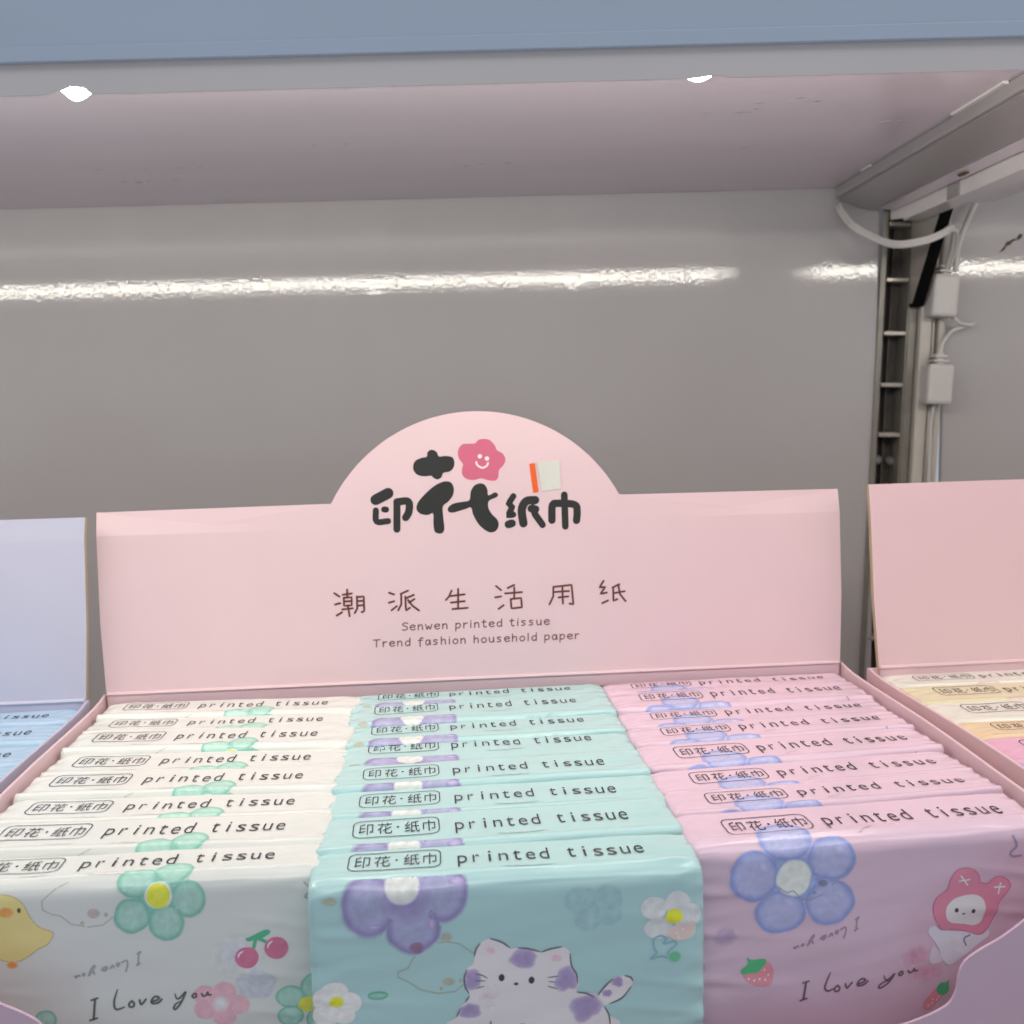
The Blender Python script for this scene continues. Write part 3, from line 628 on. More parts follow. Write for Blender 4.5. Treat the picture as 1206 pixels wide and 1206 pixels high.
def lid_print():
    pr = Print(); c = lid_colour(None); blk = c(46, 45, 43); brn = c(104, 52, 46); br2 = c(122, 84, 78)
    pr.level = 1; pr.poly(LID['flower_o'], c(208, 102, 126), 2, n=4)
    for k in ('black_top', 'H1', 'H2'): pr.poly(LID[k], blk, 2, n=4)
    pr.level = 2; pr.stroke(LID['smile'], .85, c(245, 215, 210))
    for e in LID['eyes'][:2]: pr.ellipse(e[0], e[1], .95, .95, [(0, c(246, 220, 214)), (1, c(246, 220, 214))], seg=16)
    W = {'y1': 4.6, 'y2': 2.6, 'y3': 2.6, 'y4': 3.0, 'y5': 3.2, 'z1': 2.6, 'z2': 3.4, 'z3': 3.6, 'z4': 3.2, 'z5': 2.9, 'j1': 3.2, 'j2': 2.9}
    for k, v in W.items(): pr.stroke(LID[k], v, blk, curve=k in ('y2', 'y5', 'z3', 'j1'))
    for k in LID:
        if k[0] in 'cpswg' and k[1:].isdigit(): pr.stroke(LID[k], .85, brn, curve=False)
    for k in ('h1', 'h2', 'h3', 'h4', 'h5', 'h6', 'h7'): pr.stroke(LID[k], .85, brn, curve=False)
    handwriting(pr, "Senwen printed tissue", -33.5, 29.5, 22.3, 2.1, br2, .48)
    handwriting(pr, "Trend fashion household paper", -45.8, 42.2, 15.7, 2.1, br2, .48)
    return pr
LIDP = None
def display_box(label, cx, y0, rz, col_in, col_out, half_lid=158.3, top=77.0, thick=1.6, printed=True, bow=0., rear=.1652, curl=1., fold=66.5):
    global LIDP
    root = empty("display_box", (cx, y0, 0), rz, label, "box", "cardboard display boxes in a row")
    # ---- tray: bottom, back and side walls
    bm = bmesh.new(); t = .0011; zb = -.0775
    box(bm, -.1584, .1584, -.0100, rear+.0035, zb-.0012, zb)
    box(bm, -.1584, .1584, rear+.0015, rear+.0030, zb, .0028)
    tr = None
    V = []; F = []; 
    me = bmesh.new(); me.free()
    o = from_bm("tray_base", bm, None or M_card, root)
    def paint(ob, fn):
        a = ob.data.color_attributes.new("Col", 'FLOAT_COLOR', 'POINT'); fl_ = []
        for v in ob.data.vertices: fl_ += [*fn(v.co), 1]
        a.data.foreach_set("color", fl_)
    paint(o, lambda c: col_in)
    for s in (-1, 1):
        bm = bmesh.new(); n = 26; prev = None
        for i in range(n+1):
            y = -.0085+(rear+.0012+.0085)*i/n; f = i/n
            zt = .0020+.0012*smooth01(.94, 1., f)-.0004*math.sin(f*9); xo = .1574+.0007*math.sin(f*math.pi)*s*.4
            ring = [bm.verts.new(p) for p in ((s*xo, y, zb), (s*xo, y, zt), (s*(xo+t*.3), y, zt+.00035), (s*(xo+t*.7), y, zt+.00035), (s*(xo+t), y, zt), (s*(xo+t), y, zb))]
            if prev:
                for k in range(5): bm.faces.new((prev[k], prev[k+1], ring[k+1], ring[k]))
            prev = ring
        bmesh.ops.recalc_face_normals(bm, faces=bm.faces[:])
        o = from_bm("side_wall", bm, M_card, root); paint(o, lambda c: col_in if (abs(c.x) < .1580 and c.z > -.05) or c.z > .0015 else col_in)
    # ---- low front panel with its swooping cut
    half = [(.1590, -.0040), (.1500, -.0105), (.1384, -.0193), (.1318, -.0240), (.1262, -.0270), (.1218, -.0302), (.1202, -.0340), (.1196, -.0385), (.1178, -.0420), (.1138, -.0444), (.1090, -.0462), (.1035, -.0476), (.0900, -.0490), (.0600, -.0496)]
    cm = [Vector(p) for p in catmull([(p[0], p[1]) for p in half], 4)]
    pts = [(p.x, p.y) for p in cm]; pts = pts+[(-p[0], p[1]) for p in pts[::-1]]+[(-.1590, zb), (.1590, zb)]
    bm = bmesh.new(); prism(bm, pts, -.0104, -.0112, 'y'); o = from_bm("front_panel", bm, M_card, root); paint(o, lambda c: col_out)
    # ---- lid with arched top, folded back at its top corners
    lr = empty("lid", (0, rear, ZL)); lr.parent = root
    up_ = Vector((0, math.sin(LEAN), math.cos(LEAN))); nn = Vector((0, -math.cos(LEAN), math.sin(LEAN)))
    def surf(x, h, off):
        wgt = smooth01(55, 150, abs(x))*curl; d = max(0, h-fold)*.22*wgt
        hh = h-max(0, h-fold)*.05*wgt
        b = bow*math.sin(max(0, min(1, h/78))*math.pi)
        return Vector((x*.001, 0, 0))+up_*(hh*.001)+nn*((off-d)*.001+b*.001)
    out = [(-half_lid+1.5, 0), (-half_lid, 30), (-half_lid-.3, fold), (-half_lid-.6, top), (-62.2, top), (-61.8, 77.0)]+ARC+[(61.8, 77.2), (62.2, top), (half_lid+.6, top), (half_lid+.3, fold), (half_lid, 30), (half_lid-1.5, 0)]
    pl = Print(); pl.level = 0
    pl.poly(out, col_in, 6.0, curve=False); base = Print()
    # insert the crease line as a row of points
    Pm = [Vector(p) for p in out]; m = len(Pm); ex = [Vector((x, fold)) for x in range(-156, 157, 6)]+[Vector((x, y)) for x in range(-152, 153, 8) for y in range(6, 76, 8) if abs(y-fold) > 2]+[Vector((x, y)) for x in range(-48, 49, 8) for y in (80, 88, 96, 104)if math.hypot(x, y-45.3) < 66]
    r = delaunay_2d_cdt(Pm+ex, [(i, (i+1) % m) for i in range(m)], [], 1, 1e-6); vo, fo = r[0], r[2]
    V = [surf(p.x, p.y, 0) for p in vo]; F = [tuple(f) for f in fo]; C = [col_in]*len(V); nb = len(V)
    def fl_(f):
        a = sum(vo[f[i-1]].x*vo[f[i]].y-vo[f[i]].x*vo[f[i-1]].y for i in range(len(f))); return f if a > 0 else f[::-1]
    F = [fl_(f) for f in F]
    V += [surf(p.x, p.y, -thick) for p in vo]; C += [KRAFT]*nb; F += [tuple(i+nb for i in f[::-1]) for f in F]
    eb = len(V); V += [surf(p.x, p.y, -.12) for p in Pm]+[surf(p.x, p.y, -thick) for p in Pm]; C += [KRAFT]*(2*m); F += [(eb+i, eb+m+i, eb+m+(i+1) % m, eb+(i+1) % m) for i in range(m)]
    eb = len(V); V += [surf(p.x, p.y, 0) for p in Pm]+[surf(p.x, p.y, -.12) for p in Pm]; C += [col_in]*(2*m); F += [(eb+i, eb+m+i, eb+m+(i+1) % m, eb+(i+1) % m) for i in range(m)]
    if printed:
        if LIDP is None: LIDP = lid_print()
        dv, df, dc = LIDP.build(lambda u, v, l: surf(u, v, l)); b = len(V); V += dv; C += dc; F += [tuple(b+i for i in f) for f in LIDP.faces(1)]
    from_data("lid_panel", V, F, M_card, lr, False, C)
    # rolled hinge crease between lid and back wall
    bm = bmesh.new(); hw = half_lid-2.
    prism(bm, [(-.0004, -.0002), (-.0010, .0006), (-.0006, .0013), (.0004, .0015), (.0012, .0004)], -hw*.001, hw*.001, 'x')
    o = from_bm("hinge_crease", bm, M_card, lr); paint(o, lambda c: col_in)
    bm = bmesh.new(); prism(bm, [(.0016, -.0052), (-.0002, -.0050), (-.0004, -.0002), (.0014, 0)], -hw*.001, hw*.001, 'x')
    o = from_bm("hinge_strip", bm, M_card, lr); paint(o, lambda c: mix(col_in, col_out, .25))
    return root, lr, surf
PINK_IN = (.80, .585, .61); PINK_OUT = (.66, .47, .56)
_add = Print.add
def add(self, pts, faces, cols, layer=None):
    self.cnt = getattr(self, "cnt", 0)+1; _add(self, pts, faces, cols, getattr(self, "level", 1)*.024+.035+self.cnt*.0002)
Print.add = add
def faces(self, sign):
    out = []
    for f in self.F:
        a = sum(self.V[f[i-1]][0]*self.V[f[i]][1]-self.V[f[i]][0]*self.V[f[i-1]][1] for i in range(len(f)))
        out.append(f if a*sign > 0 else f[::-1])
    return out
Print.faces = faces
main, mlid, msurf = display_box("pink display box in the middle, its arched lid printed with a smiling flower", 0, 0, 0, PINK_IN, PINK_OUT)
display_box("lilac display box at the left edge holding pale blue tissue packs", -.3213, -.0068, -.004, (.56, .55, .665), (.40, .36, .50), half_lid=159.4, top=75.6, thick=2.6, bow=.8, curl=.25)
display_box("pink display box at the right edge holding packs of mixed colours", .3258, -.0092, .012, (.80, .565, .59), (.60, .36, .44), half_lid=155.8, top=79.2, thick=2.6, bow=.5, curl=.1)
M_stw = material("white_sticker_paper", (.70, .69, .62), rough=.7, vary=.05, vscale=150); M_sto = material("orange_sticker_paper", (.80, .115, .012), rough=.5)
st = empty("price_sticker"); st.parent = mlid
for key, m_, lab in (('sticker_w', M_stw, "torn_label"), ('sticker_o', M_sto, "orange_strip")):
    q = LID[key]; V = [msurf(p[0], p[1], .10) for p in q]+[msurf(p[0], p[1], .28+(.5 if (i < 2 and key == 'sticker_w') else 0)) for i, p in enumerate(q)]
    from_data(lab, V, [(3, 2, 1, 0), (4, 5, 6, 7), (0, 1, 5, 4), (1, 2, 6, 5), (2, 3, 7, 6), (3, 0, 4, 7)], m_, st)

# ================================================================ tissue packs
M_film = material("printed_soft_film", attr=True, rough=.21, bump=.00013, bscale=95, detail=3, spec=.55, ridged=2.2, vary=.02, vscale=40, stretch=(.5, 1, 1.6))
TH = 20.5; RF = 5.0; RR = .8; HT = 74.0; HWD = 51.4
S0 = RR-RR*math.pi/2-(HT-RR); S1 = TH-RF+RF*math.pi/2+(HT-RF)
def path(s, RF=5.0):
    if s < RR:
        a = (RR-s)/RR
        if a <= math.pi/2: return TH-RR+RR*math.sin(a), -RR+RR*math.cos(a), math.sin(a), math.cos(a)
        return TH, -RR-(RR-RR*math.pi/2-s), 1., 0.
    if s <= TH-RF: return TH-s, 0., 0., 1.
    a = (s-(TH-RF))/RF
    if a <= math.pi/2: return RF-RF*math.sin(a), -RF+RF*math.cos(a), -math.sin(a), math.cos(a)
    return 0., -RF-(s-(TH-RF)-RF*math.pi/2), -1., 0.
def make_surface(seed, RF=5.0):
    rn = random.Random(seed); k1 = rn.uniform(-.4, .4)
    def surf(u, s, off):
        y, z, ny, nz = path(s, RF); d = off
        if 0 <= s <= 22: d += .25*(1-((s-9)/13)**2)+.08*math.exp(-(s/1.6)**2)+.40*math.exp(-((s-(20.9-RF)-k1*.5)/1.0)**2)
        elif s > 22: d += .9*math.sin(min(1, (s-22)/68)*math.pi)*(1-(u/54)**2)
        au = abs(u); e = smooth01(47., 51.4, au); e2 = smooth01(30, 51, au)
        q = .30*noise.noise((u*.045+seed*3.1, s*.10, seed*1.7))+.10*noise.noise((u*.13+seed, s*.2, seed*.3))
        if s > 20: q += .30*noise.noise((u*.02+seed*2, s*.16+u*.03, 7+seed))
        d += q+e*(-.45+.7*noise.noise((u*.12+seed*5, s*.22, seed*2.3)))+e2*.85*(.26-abs(noise.noise((u*.085+seed*4.1, s*.17+u*.03, seed*1.9))))
        # creases where the end folds pull the film
        for sg, c0, c1 in ((1, 47., 20.), (1, 30., 14.), (-1, 46., 17.)):
            if u*sg > 14:
                t = (u*sg-14)/(51.4-14); line = c1+(19.5-c1)*t*.6 if c0 > 40 else 11+k1*3+6*t
                d += .13*t*math.exp(-((s-line)/.9)**2)
        for line, x0 in ((30+seed % 5*2, 22), (44+seed % 3*3, 12), (58, 18)):     # slack folds on the big face
            d += .38*smooth01(x0, 46, au)*math.exp(-((s-line-(au-40)*.18*(1 if u > 0 else -.6))/1.3)**2)
        return Vector((u*.001, (y+ny*d)*.001, (z+nz*d)*.001))
    return surf
def frange(a, b, st): return [a+(b-a)*i/max(1, round((b-a)/st)) for i in range(max(1, round((b-a)/st))+1)]
def pack_mesh(name, film, pr, seed, ds=0., RF=2.3):
    sf = make_surface(seed, RF)
    S1 = TH-RF+RF*math.pi/2+(HT-RF)
    us = frange(-HWD, HWD, 1.5); ss = frange(S0, -1., 9)[:-1]+frange(-1., RR, .5)[:-1]+frange(RR, TH-RF, .5)[:-1]+frange(TH-RF, TH-RF+RF*1.571, .5)[:-1]+frange(TH-RF+RF*1.571, 64, .8)[:-1]+frange(64, S1, 5)
    V = [sf(u, s, 0) for u in us for s in ss]; n = len(ss); F = []
    for i in range(len(us)-1):
        for j in range(n-1): F.append((i*n+j, i*n+j+1, (i+1)*n+j+1, (i+1)*n+j))
        F.append((i*n+n-1, i*n, (i+1)*n, (i+1)*n+n-1))
    for e, i in ((-1, 0), (1, len(us)-1)):               # folded ends: drawn in twice, then closed
        prev = [i*n+j for j in range(n)]; cy, cz = .01025, -.037
        for dx, sc in ((.0007, .93), (.0009, .72), (-.0006, .40)):
            b = len(V); V += [Vector((V[i*n+j].x+e*dx, cy+(V[i*n+j].y-cy)*sc, cz+(V[i*n+j].z-cz)*(sc*.3+.7))) for j in range(n)]
            for j in range(n):
                q = (prev[j], prev[(j+1) % n], b+(j+1) % n, b+j); F.append(q if e > 0 else q[::-1])
            prev = [b+j for j in range(n)]
        F.append(tuple(prev) if e > 0 else tuple(prev[::-1]))
    C = [film]*len(V); b = len(V)
    dv, df, dc = pr.build(lambda u, s, l: sf(u, s+ds, l)); V += dv; C += dc; F += [tuple(b+i for i in f) for f in pr.faces(-1)]
    me = bpy.data.meshes.new(name); me.from_pydata([tuple(v) for v in V], [], F); me.update()
    a = me.color_attributes.new("Col", 'FLOAT_COLOR', 'POINT'); a.data.foreach_set("color", [c for k in C for c in (k[0], k[1], k[2], 1.)])
    me.polygons.foreach_set("use_smooth", [True]*len(me.polygons)); me.materials.append(M_film); return me

INK = (.022, .024, .028)
def strip_text(pr, f0, f1, v0, v1, t0, t1, base, xh, ink=INK):
    pr.level = 7; r = 2.3; cx0, cx1 = f0+r, f1-r; cy0, cy1 = v0+r, v1-r; P = []
    for (cx, cy, a0) in ((cx1, cy1, 0), (cx0, cy1, 90), (cx0, cy0, 180), (cx1, cy0, 270)):
        for k in range(6): a = math.radians(a0+k*18); P.append((cx+r*math.cos(a), cy+r*math.sin(a)))
    P.append(P[0]); pr.stroke(P, .34, mix(ink, (.3, .3, .3), .12), curve=False); pr.level = 8
    k = (f1-f0)/24.8; h0, h1 = v0+1.9, v1-1.7
    for ch_, c, wd in (("印", 3.7, 4.1), ("花", 9.1, 4.3), ("纸", 17.0, 4.3), ("巾", 21.9, 3.6)): pr.glyph(ch_, f0+(c-wd/2)*k, f0+(c+wd/2)*k, h0, h1, ink, .002)
    pr.ellipse(f0+12.9*k, (v0+v1)/2-.1, .38, .5, [(0, ink), (1, ink)], seg=10)
    txt = "printed tissue"; pitch = (t1-t0-2.6)/13.; xb = glyph_mesh("x", 0)[2]; sc = xh/(xb[3]-xb[2])
    for i, c in enumerate(txt):
        if c == ' ': continue
        g = glyph_mesh(c, 0)[2]; wd = {'i': .75, 't': 2.15, 'r': 1.8}.get(c, 2.55); cx = t0+1.3+i*pitch
        pr.glyph(c, cx-wd/2, cx+wd/2, base-g[3]*sc*(1.1 if c == 't' else 1), base-g[2]*sc, ink, .006)
def petals(pr, D_, keys, body, rim, film, soft=1.07, hl=True):
    body = mix(body, film, .26); rim = mix(rim, film, .08)
    for i, k in enumerate(keys):                       # pale bleeding edge below every petal first
        cx, cy, rx, ry = D_[k]; pr.ellipse(cx, cy, rx*1.03, ry*1.03, [(.86, rim), (.97, rim), (soft, film)], wob=.07, seed=i+cx)
    pr.level += 1
    for i, k in enumerate(keys):
        cx, cy, rx, ry = D_[k]
        pr.ellipse(cx, cy, rx*1.03, ry*1.03, [(0, mix(body, film, .14)), (.4, mix(body, film, .05)), (.7, body), (.82, mix(body, rim, .45)), (.94, rim), (1., mix(rim, body, .3))], wob=.07, seed=i+cx, seg=36)
        if hl:
            h = mix(body, (.85, .88, .9), .28)
            pr.level += 1
            pr.ellipse(cx+rx*.38, cy-ry*.40, rx*.30, ry*.14, [(0, h), (.5, mix(h, body, .5)), (1, body)], rot=.6, seed=i, wob=.3)
            pr.ellipse(cx-rx*.35, cy+ry*.30, rx*.34, ry*.22, [(0, mix(h, body, .45)), (1, body)], rot=-.5, seed=i+5, wob=.4); pr.level -= 1
    pr.level -= 1
def love(pr, D_, keys, ink, wd):
    for k in keys: pr.stroke(D_[k], wd, ink, curve=k not in ('I',), n=6, taper=k in ('L', 'y'))
def mirrored(pr, D_, p0, p1, ink, keys=('L', 'o', 'v', 'e', 'y', 'o2', 'u')):      # back print showing faintly through the film
    W0 = -10.; W1 = 22.2
    for k in ('I',)+keys:
        pr.stroke([(p0[0]+(p[0]-W0)/(W1-W0)*(p1[0]-p0[0]), p0[1]+(p[0]-W0)/(W1-W0)*(p1[1]-p0[1])+(p[1]-52.6+(p[0]-6)*.07)*-.55) for p in W[k]], .5, ink, n=5)
WHITE_F = (.79, .793, .735); GREEN_F = (.48, .71, .69); PINK_F = (.78, .56, .655)
def design_white():
    pr = Print(); f = WHITE_F; pr.level = 1; g = mix(front(112, 104, 100), f, .35)
    b = W['bear']
    for i in range(0, len(b)-1): pr.stroke([b[i], mix2(b[i], b[i+1], .5), b[i+1]] if i % 3 else [b[i], mix2(b[i], b[i+1], .8)], .32, g)
    pr.ellipse(*W['bnose'], [(0, mix(front(122, 112, 108), f, .2)), (.8, mix(front(122, 112, 108), f, .25)), (1.05, f)]); pr.ellipse(*W['bdot'], [(0, g), (1, g)], seg=10); pr.ellipse(-10.2, 29.4, .6, .5, [(0, g), (1, g)], seg=10)
    gh = mix(front(122, 128, 145), f, .35); cx, cy, rx, ry = W['ghf']
    petals(pr, {k: (cx+rx*.5*math.cos(1+k*1.2566), cy+ry*.5*math.sin(1+k*1.2566), rx*.52, ry*.56) for k in range(5)}, [0, 1, 2, 3, 4], gh, gh, f, soft=1.12, hl=False); pr.level = 2
    pr.ellipse(*W['ghc'], [(0, mix(f, gh, .3)), (1, gh)])
    pr.ellipse(30, 41, 7, 6, [(0, mix(f, front(128, 130, 150), .55)), (1, f)], seed=4)
    mirrored(pr, W, W['mirror'][0], W['mirror'][1], mix(front(100, 104, 112), f, .15))
    pr.ellipse(-3, 15.6, 6.5, .8, [(0, mix(f, (.8, .45, .42), .22)), (.6, mix(f, (.8, .45, .42), .12)), (1, f)], seed=8)
    pr.ellipse(-24, 15.0, 4.0, .8, [(0, mix(f, (.8, .45, .42), .18)), (1, f)], seed=9)
    pr.level = 2; y = front(150, 142, 95); pr.poly(W['chick']+[(-37, 37), (-38, 26), (-35, 21.5)], y, 1.5, n=4)
    pr.stroke(W['chick'], .18, front(120, 105, 70)); pr.level = 3
    pr.ellipse(*W['beak'], [(0, front(178, 112, 52)), (.7, front(172, 108, 60)), (1.05, front(150, 130, 80))]); pr.ellipse(*W['eye'], [(0, front(62, 58, 40)), (1, front(62, 58, 40))], seg=12)
    pr.ellipse(*W['foot'], [(0, front(168, 98, 45)), (.7, front(172, 104, 50)), (1.05, f)])
    pk = front(150, 118, 128)
    for i in range(5): pr.ellipse(*W['pf%d' % i], [(0, mix(pk, f, .1)), (.8, pk), (1.03, pk), (1.1, f)], wob=.1, seed=i)
    pr.level = 4; pr.ellipse(*W['pf'], [(0, front(168, 160, 160)), (.5, front(162, 150, 152)), (1.2, pk)])
    gb, gr = front(94, 138, 127), front(74, 122, 111)
    pr.level = 2; petals(pr, W, ['f_bl', 'f_r', 'f_br', 'f_tl', 'f_tr'], gb, gr, f)
    petals(pr, W, ['gf3', 'gf4', 'gf2', 'gf0', 'gf1'], gb, gr, f, soft=1.02)
    petals(pr, {'t': W['teal']}, ['t'], gb, gr, f)
    for dx, dy in ((-5.5, 56.8), (12.5, 23.4)): pass
    pr.level = 2; pr.ellipse(W['fc'][0], W['fc'][1], 5.4, 5.4, [(0, gb), (.8, mix(gb, gr, .5)), (1, gr)]); pr.level = 5; pr.ellipse(W['fc'][0], W['fc'][1], 3.5, 3.6, [(0, front(205, 205, 190)), (.9, front(190, 200, 180)), (1.05, gb)], seed=2, wob=.12)
    pr.level = 6; yl = front(178, 160, 48); pr.ellipse(*W['fc'], [(0, front(186, 166, 55)), (.8, yl), (1, front(160, 150, 40))], wob=.05)
    pr.level = 4; pr.ellipse(*W['gf'], [(0, front(178, 160, 60)), (.8, front(170, 150, 50)), (1, front(150, 140, 60))], wob=.2); pr.ellipse(49.3, 54.6, 1.0, 1.0, [(0, yl), (1, yl)])
    ch = front(134, 78, 100)
    for k in ('st1', 'st2'): pr.stroke(W[k], .9, front(52, 120, 92))
    pr.poly(W['leaf'], front(52, 120, 92), 1.5)
    for k in ('ch1', 'ch2'): pr.ellipse(*W[k], [(0, front(138, 76, 100)), (.9, ch), (1, front(158, 70, 104))], wob=.05); 
    pr.level = 5
    for k in ('ch1', 'ch2'): c = W[k]; pr.stroke([(c[0]-c[2]*.72, c[1]-c[3]*.05), (c[0]-c[2]*.6, c[1]-c[3]*.4), (c[0]-c[2]*.3, c[1]-c[3]*.65)], .45, front(190, 165, 178), taper=True)
    ik = front(60, 60, 60); love(pr, W, ('L', 'o', 'v', 'e', 'y', 'o2', 'u'), ik, .55)
    pr.stroke([(-8.2, 50.7), (-8.9, 56.4)], .6, ik); pr.stroke([(-9.2, 51.0), (-7.5, 50.5)], .5, ik); pr.stroke([(-9.9, 56.6), (-8.0, 56.1)], .5, ik)
    pr.stroke(W['scr'], .4, front(110, 112, 115))
    strip_text(pr, -43.7, -18.5, 2.4, 12.3, -13.0, 39.2, 11.0, 4.25); return pr
def mix2(a, b, t): return (a[0]*(1-t)+b[0]*t, a[1]*(1-t)+b[1]*t)
def design_green():
    pr = Print(); f = GREEN_F; pr.level = 1
    gh = mix(front(90, 114, 122), f, .6)
    petals(pr, G, ['gh1', 'gh2', 'gh3', 'gh4'], gh, gh, f, soft=1.12, hl=False); pr.level = 1
    bw = mix(front(112, 112, 100), f, .15); pr.ellipse(*G['brown'], [(0, bw), (.7, bw), (1.1, f)]); 
    for k in ('bear_e1',): pr.ellipse(*G[k], [(0, bw), (.7, bw), (1.1, f)])
    ol = mix(front(100, 108, 92), f, .25); b = G['bear']; pr.poly(b, mix(f, front(112, 134, 136), .5), 1.6, n=3)
    pr.level = 2
    for i in range(len(b)-1): pr.stroke([b[i], b[i+1]], .30, ol)
    pr.ellipse(*G['bnose'], [(0, bw), (.7, bw), (1.05, f)]); pr.ellipse(*G['bdot'], [(0, bw), (1, bw)], seg=10); pr.ellipse(*G['bdot2'], [(0, bw), (1, bw)], seg=10)
    # purple flower: its print starts with a straight cut at the fold
    pb, prm = front(106, 97, 134), front(90, 81, 117); D_ = {'l': (-36.3, 24.0, 6.6, 7.6), 'r': (-17.3, 21.6, 6.2, 7.4), 'b': G['f_b'], 'm': (-26.4, 23.0, 6, 6)}
    pr.clip = 17.2
    pr.level = 2; petals(pr, D_, ['b', 'l', 'r'], pb, prm, f, soft=1.13, hl=False); pr.level = 4; pr.ellipse(-26.4, 22.6, 7.2, 6.2, [(0, mix(pb, prm, .5)), (.6, mix(mix(pb, f, .26), prm, .4)), (1, mix(pb, f, .26))], wob=.25)
    pr.level = 5
    for (x, y, rx, ry) in ((-35.2, 29.6, 1.7, .6), (-20.3, 29.6, 1.0, 1.5), (-13.6, 18.8, 2.0, 1.0)): pr.ellipse(x, y, rx, ry, [(0, mix(pb, (.85, .8, .9), .5)), (1, pb)])
    pr.level = 8; wc = (.80, .81, .76); pr.ellipse(-27.7, 19.3, 4.6, 4.7, [(0, wc), (.9, wc), (1.06, pb)]); pr.clip = None
    pr.level = 5; pr.ellipse(*G['bear_e2'], [(0, front(92, 74, 96)), (.7, front(92, 74, 96)), (1.1, front(100, 90, 122))])
    # kitten
    wk = front(148, 146, 150); pr.level = 3; pr.poly(G['face'], wk, 1.5, n=4); pr.poly(G['tail'], wk, 1.2, n=4)
    pr.ellipse(-6, 50.5, 3.6, 4.2, [(0, front(142, 134, 138)), (1, wk)]); pu = front(108, 99, 128); pr.level = 4
    for i, k in enumerate(('s1', 's2', 's3', 's4', 's5', 's6', 's7', 's8')): pr.ellipse(*G['c_'+k], [(0, front(104, 96, 124)), (.6, pu), (.9, mix(pu, wk, .2)), (1.12, wk)], wob=.3, seed=i*3.3, seg=40)
    for k in ('er1', 'er2'): pr.ellipse(*G['c_'+k], [(0, front(160, 128, 138)), (.7, front(160, 130, 140)), (1.1, wk)], wob=.2)
    pr.level = 5; ik = front(42, 42, 46)
    for k in ('ey1', 'ey2', 'ns'): pr.ellipse(*G['c_'+k], [(0, ik), (1, ik)], seg=16)
    for k in G:
        if k[:2] in ('wh', 'ol'): pr.stroke(G[k], .30 if k[0] == 'w' else .42, mix(ik, wk, .12), n=5, taper=True)
    # daisies, leaf, strawberry, squiggle
    wd = front(152, 152, 152); pr.level = 2
    for k in range(5): pr.ellipse(*G['wf%d' % k], [(0, wd), (.85, wd), (1.05, wd)], wob=.06, seed=k)
    for k in range(5): pr.ellipse(*G['df%d' % k], [(0, front(142, 146, 148)), (.85, front(142, 146, 148)), (1.05, front(142, 146, 148))], wob=.06, seed=k)
    pr.level = 3; yl = front(176, 170, 40); pr.ellipse(*G['wf'], [(0, yl), (1, yl)], wob=.1); pr.poly(G['sb'], front(168, 136, 132), 1.2)
    pr.level = 4; pr.ellipse(*G['df'], [(0, yl), (1, yl)], wob=.1, seed=3); pr.stroke(G['bl'], .55, front(92, 122, 130), n=5)
    for x, y in ((44.5, 36.6), (46.2, 35.6), (45.0, 37.8)): pr.ellipse(x, y, .35, .35, [(0, front(210, 180, 175)), (1, front(210, 180, 175))], seg=8)
    lf = front(66, 122, 96); x, y, rx, ry = G['leaf']; pr.stroke([(x+rx*math.cos(a), y+ry*math.sin(a)) for a in [i*math.pi/6+.1 for i in range(13)]], .35, lf, n=2); pr.ellipse(x, y, rx*.8, ry*.6, [(0, mix(lf, f, .4)), (1, mix(lf, f, .7))], seg=16)
    pr.ellipse(*G['gl'], [(0, front(70, 128, 98)), (.8, front(72, 125, 98)), (1.05, f)])
    pr.ellipse(6, 15.2, 7, .8, [(0, mix(f, (.8, .5, .5), .18)), (1, f)], seed=2)
    strip_text(pr, -42.3, -17.5, 2.6, 13.0, -12.9, 38.0, 11.8, 4.3); return pr
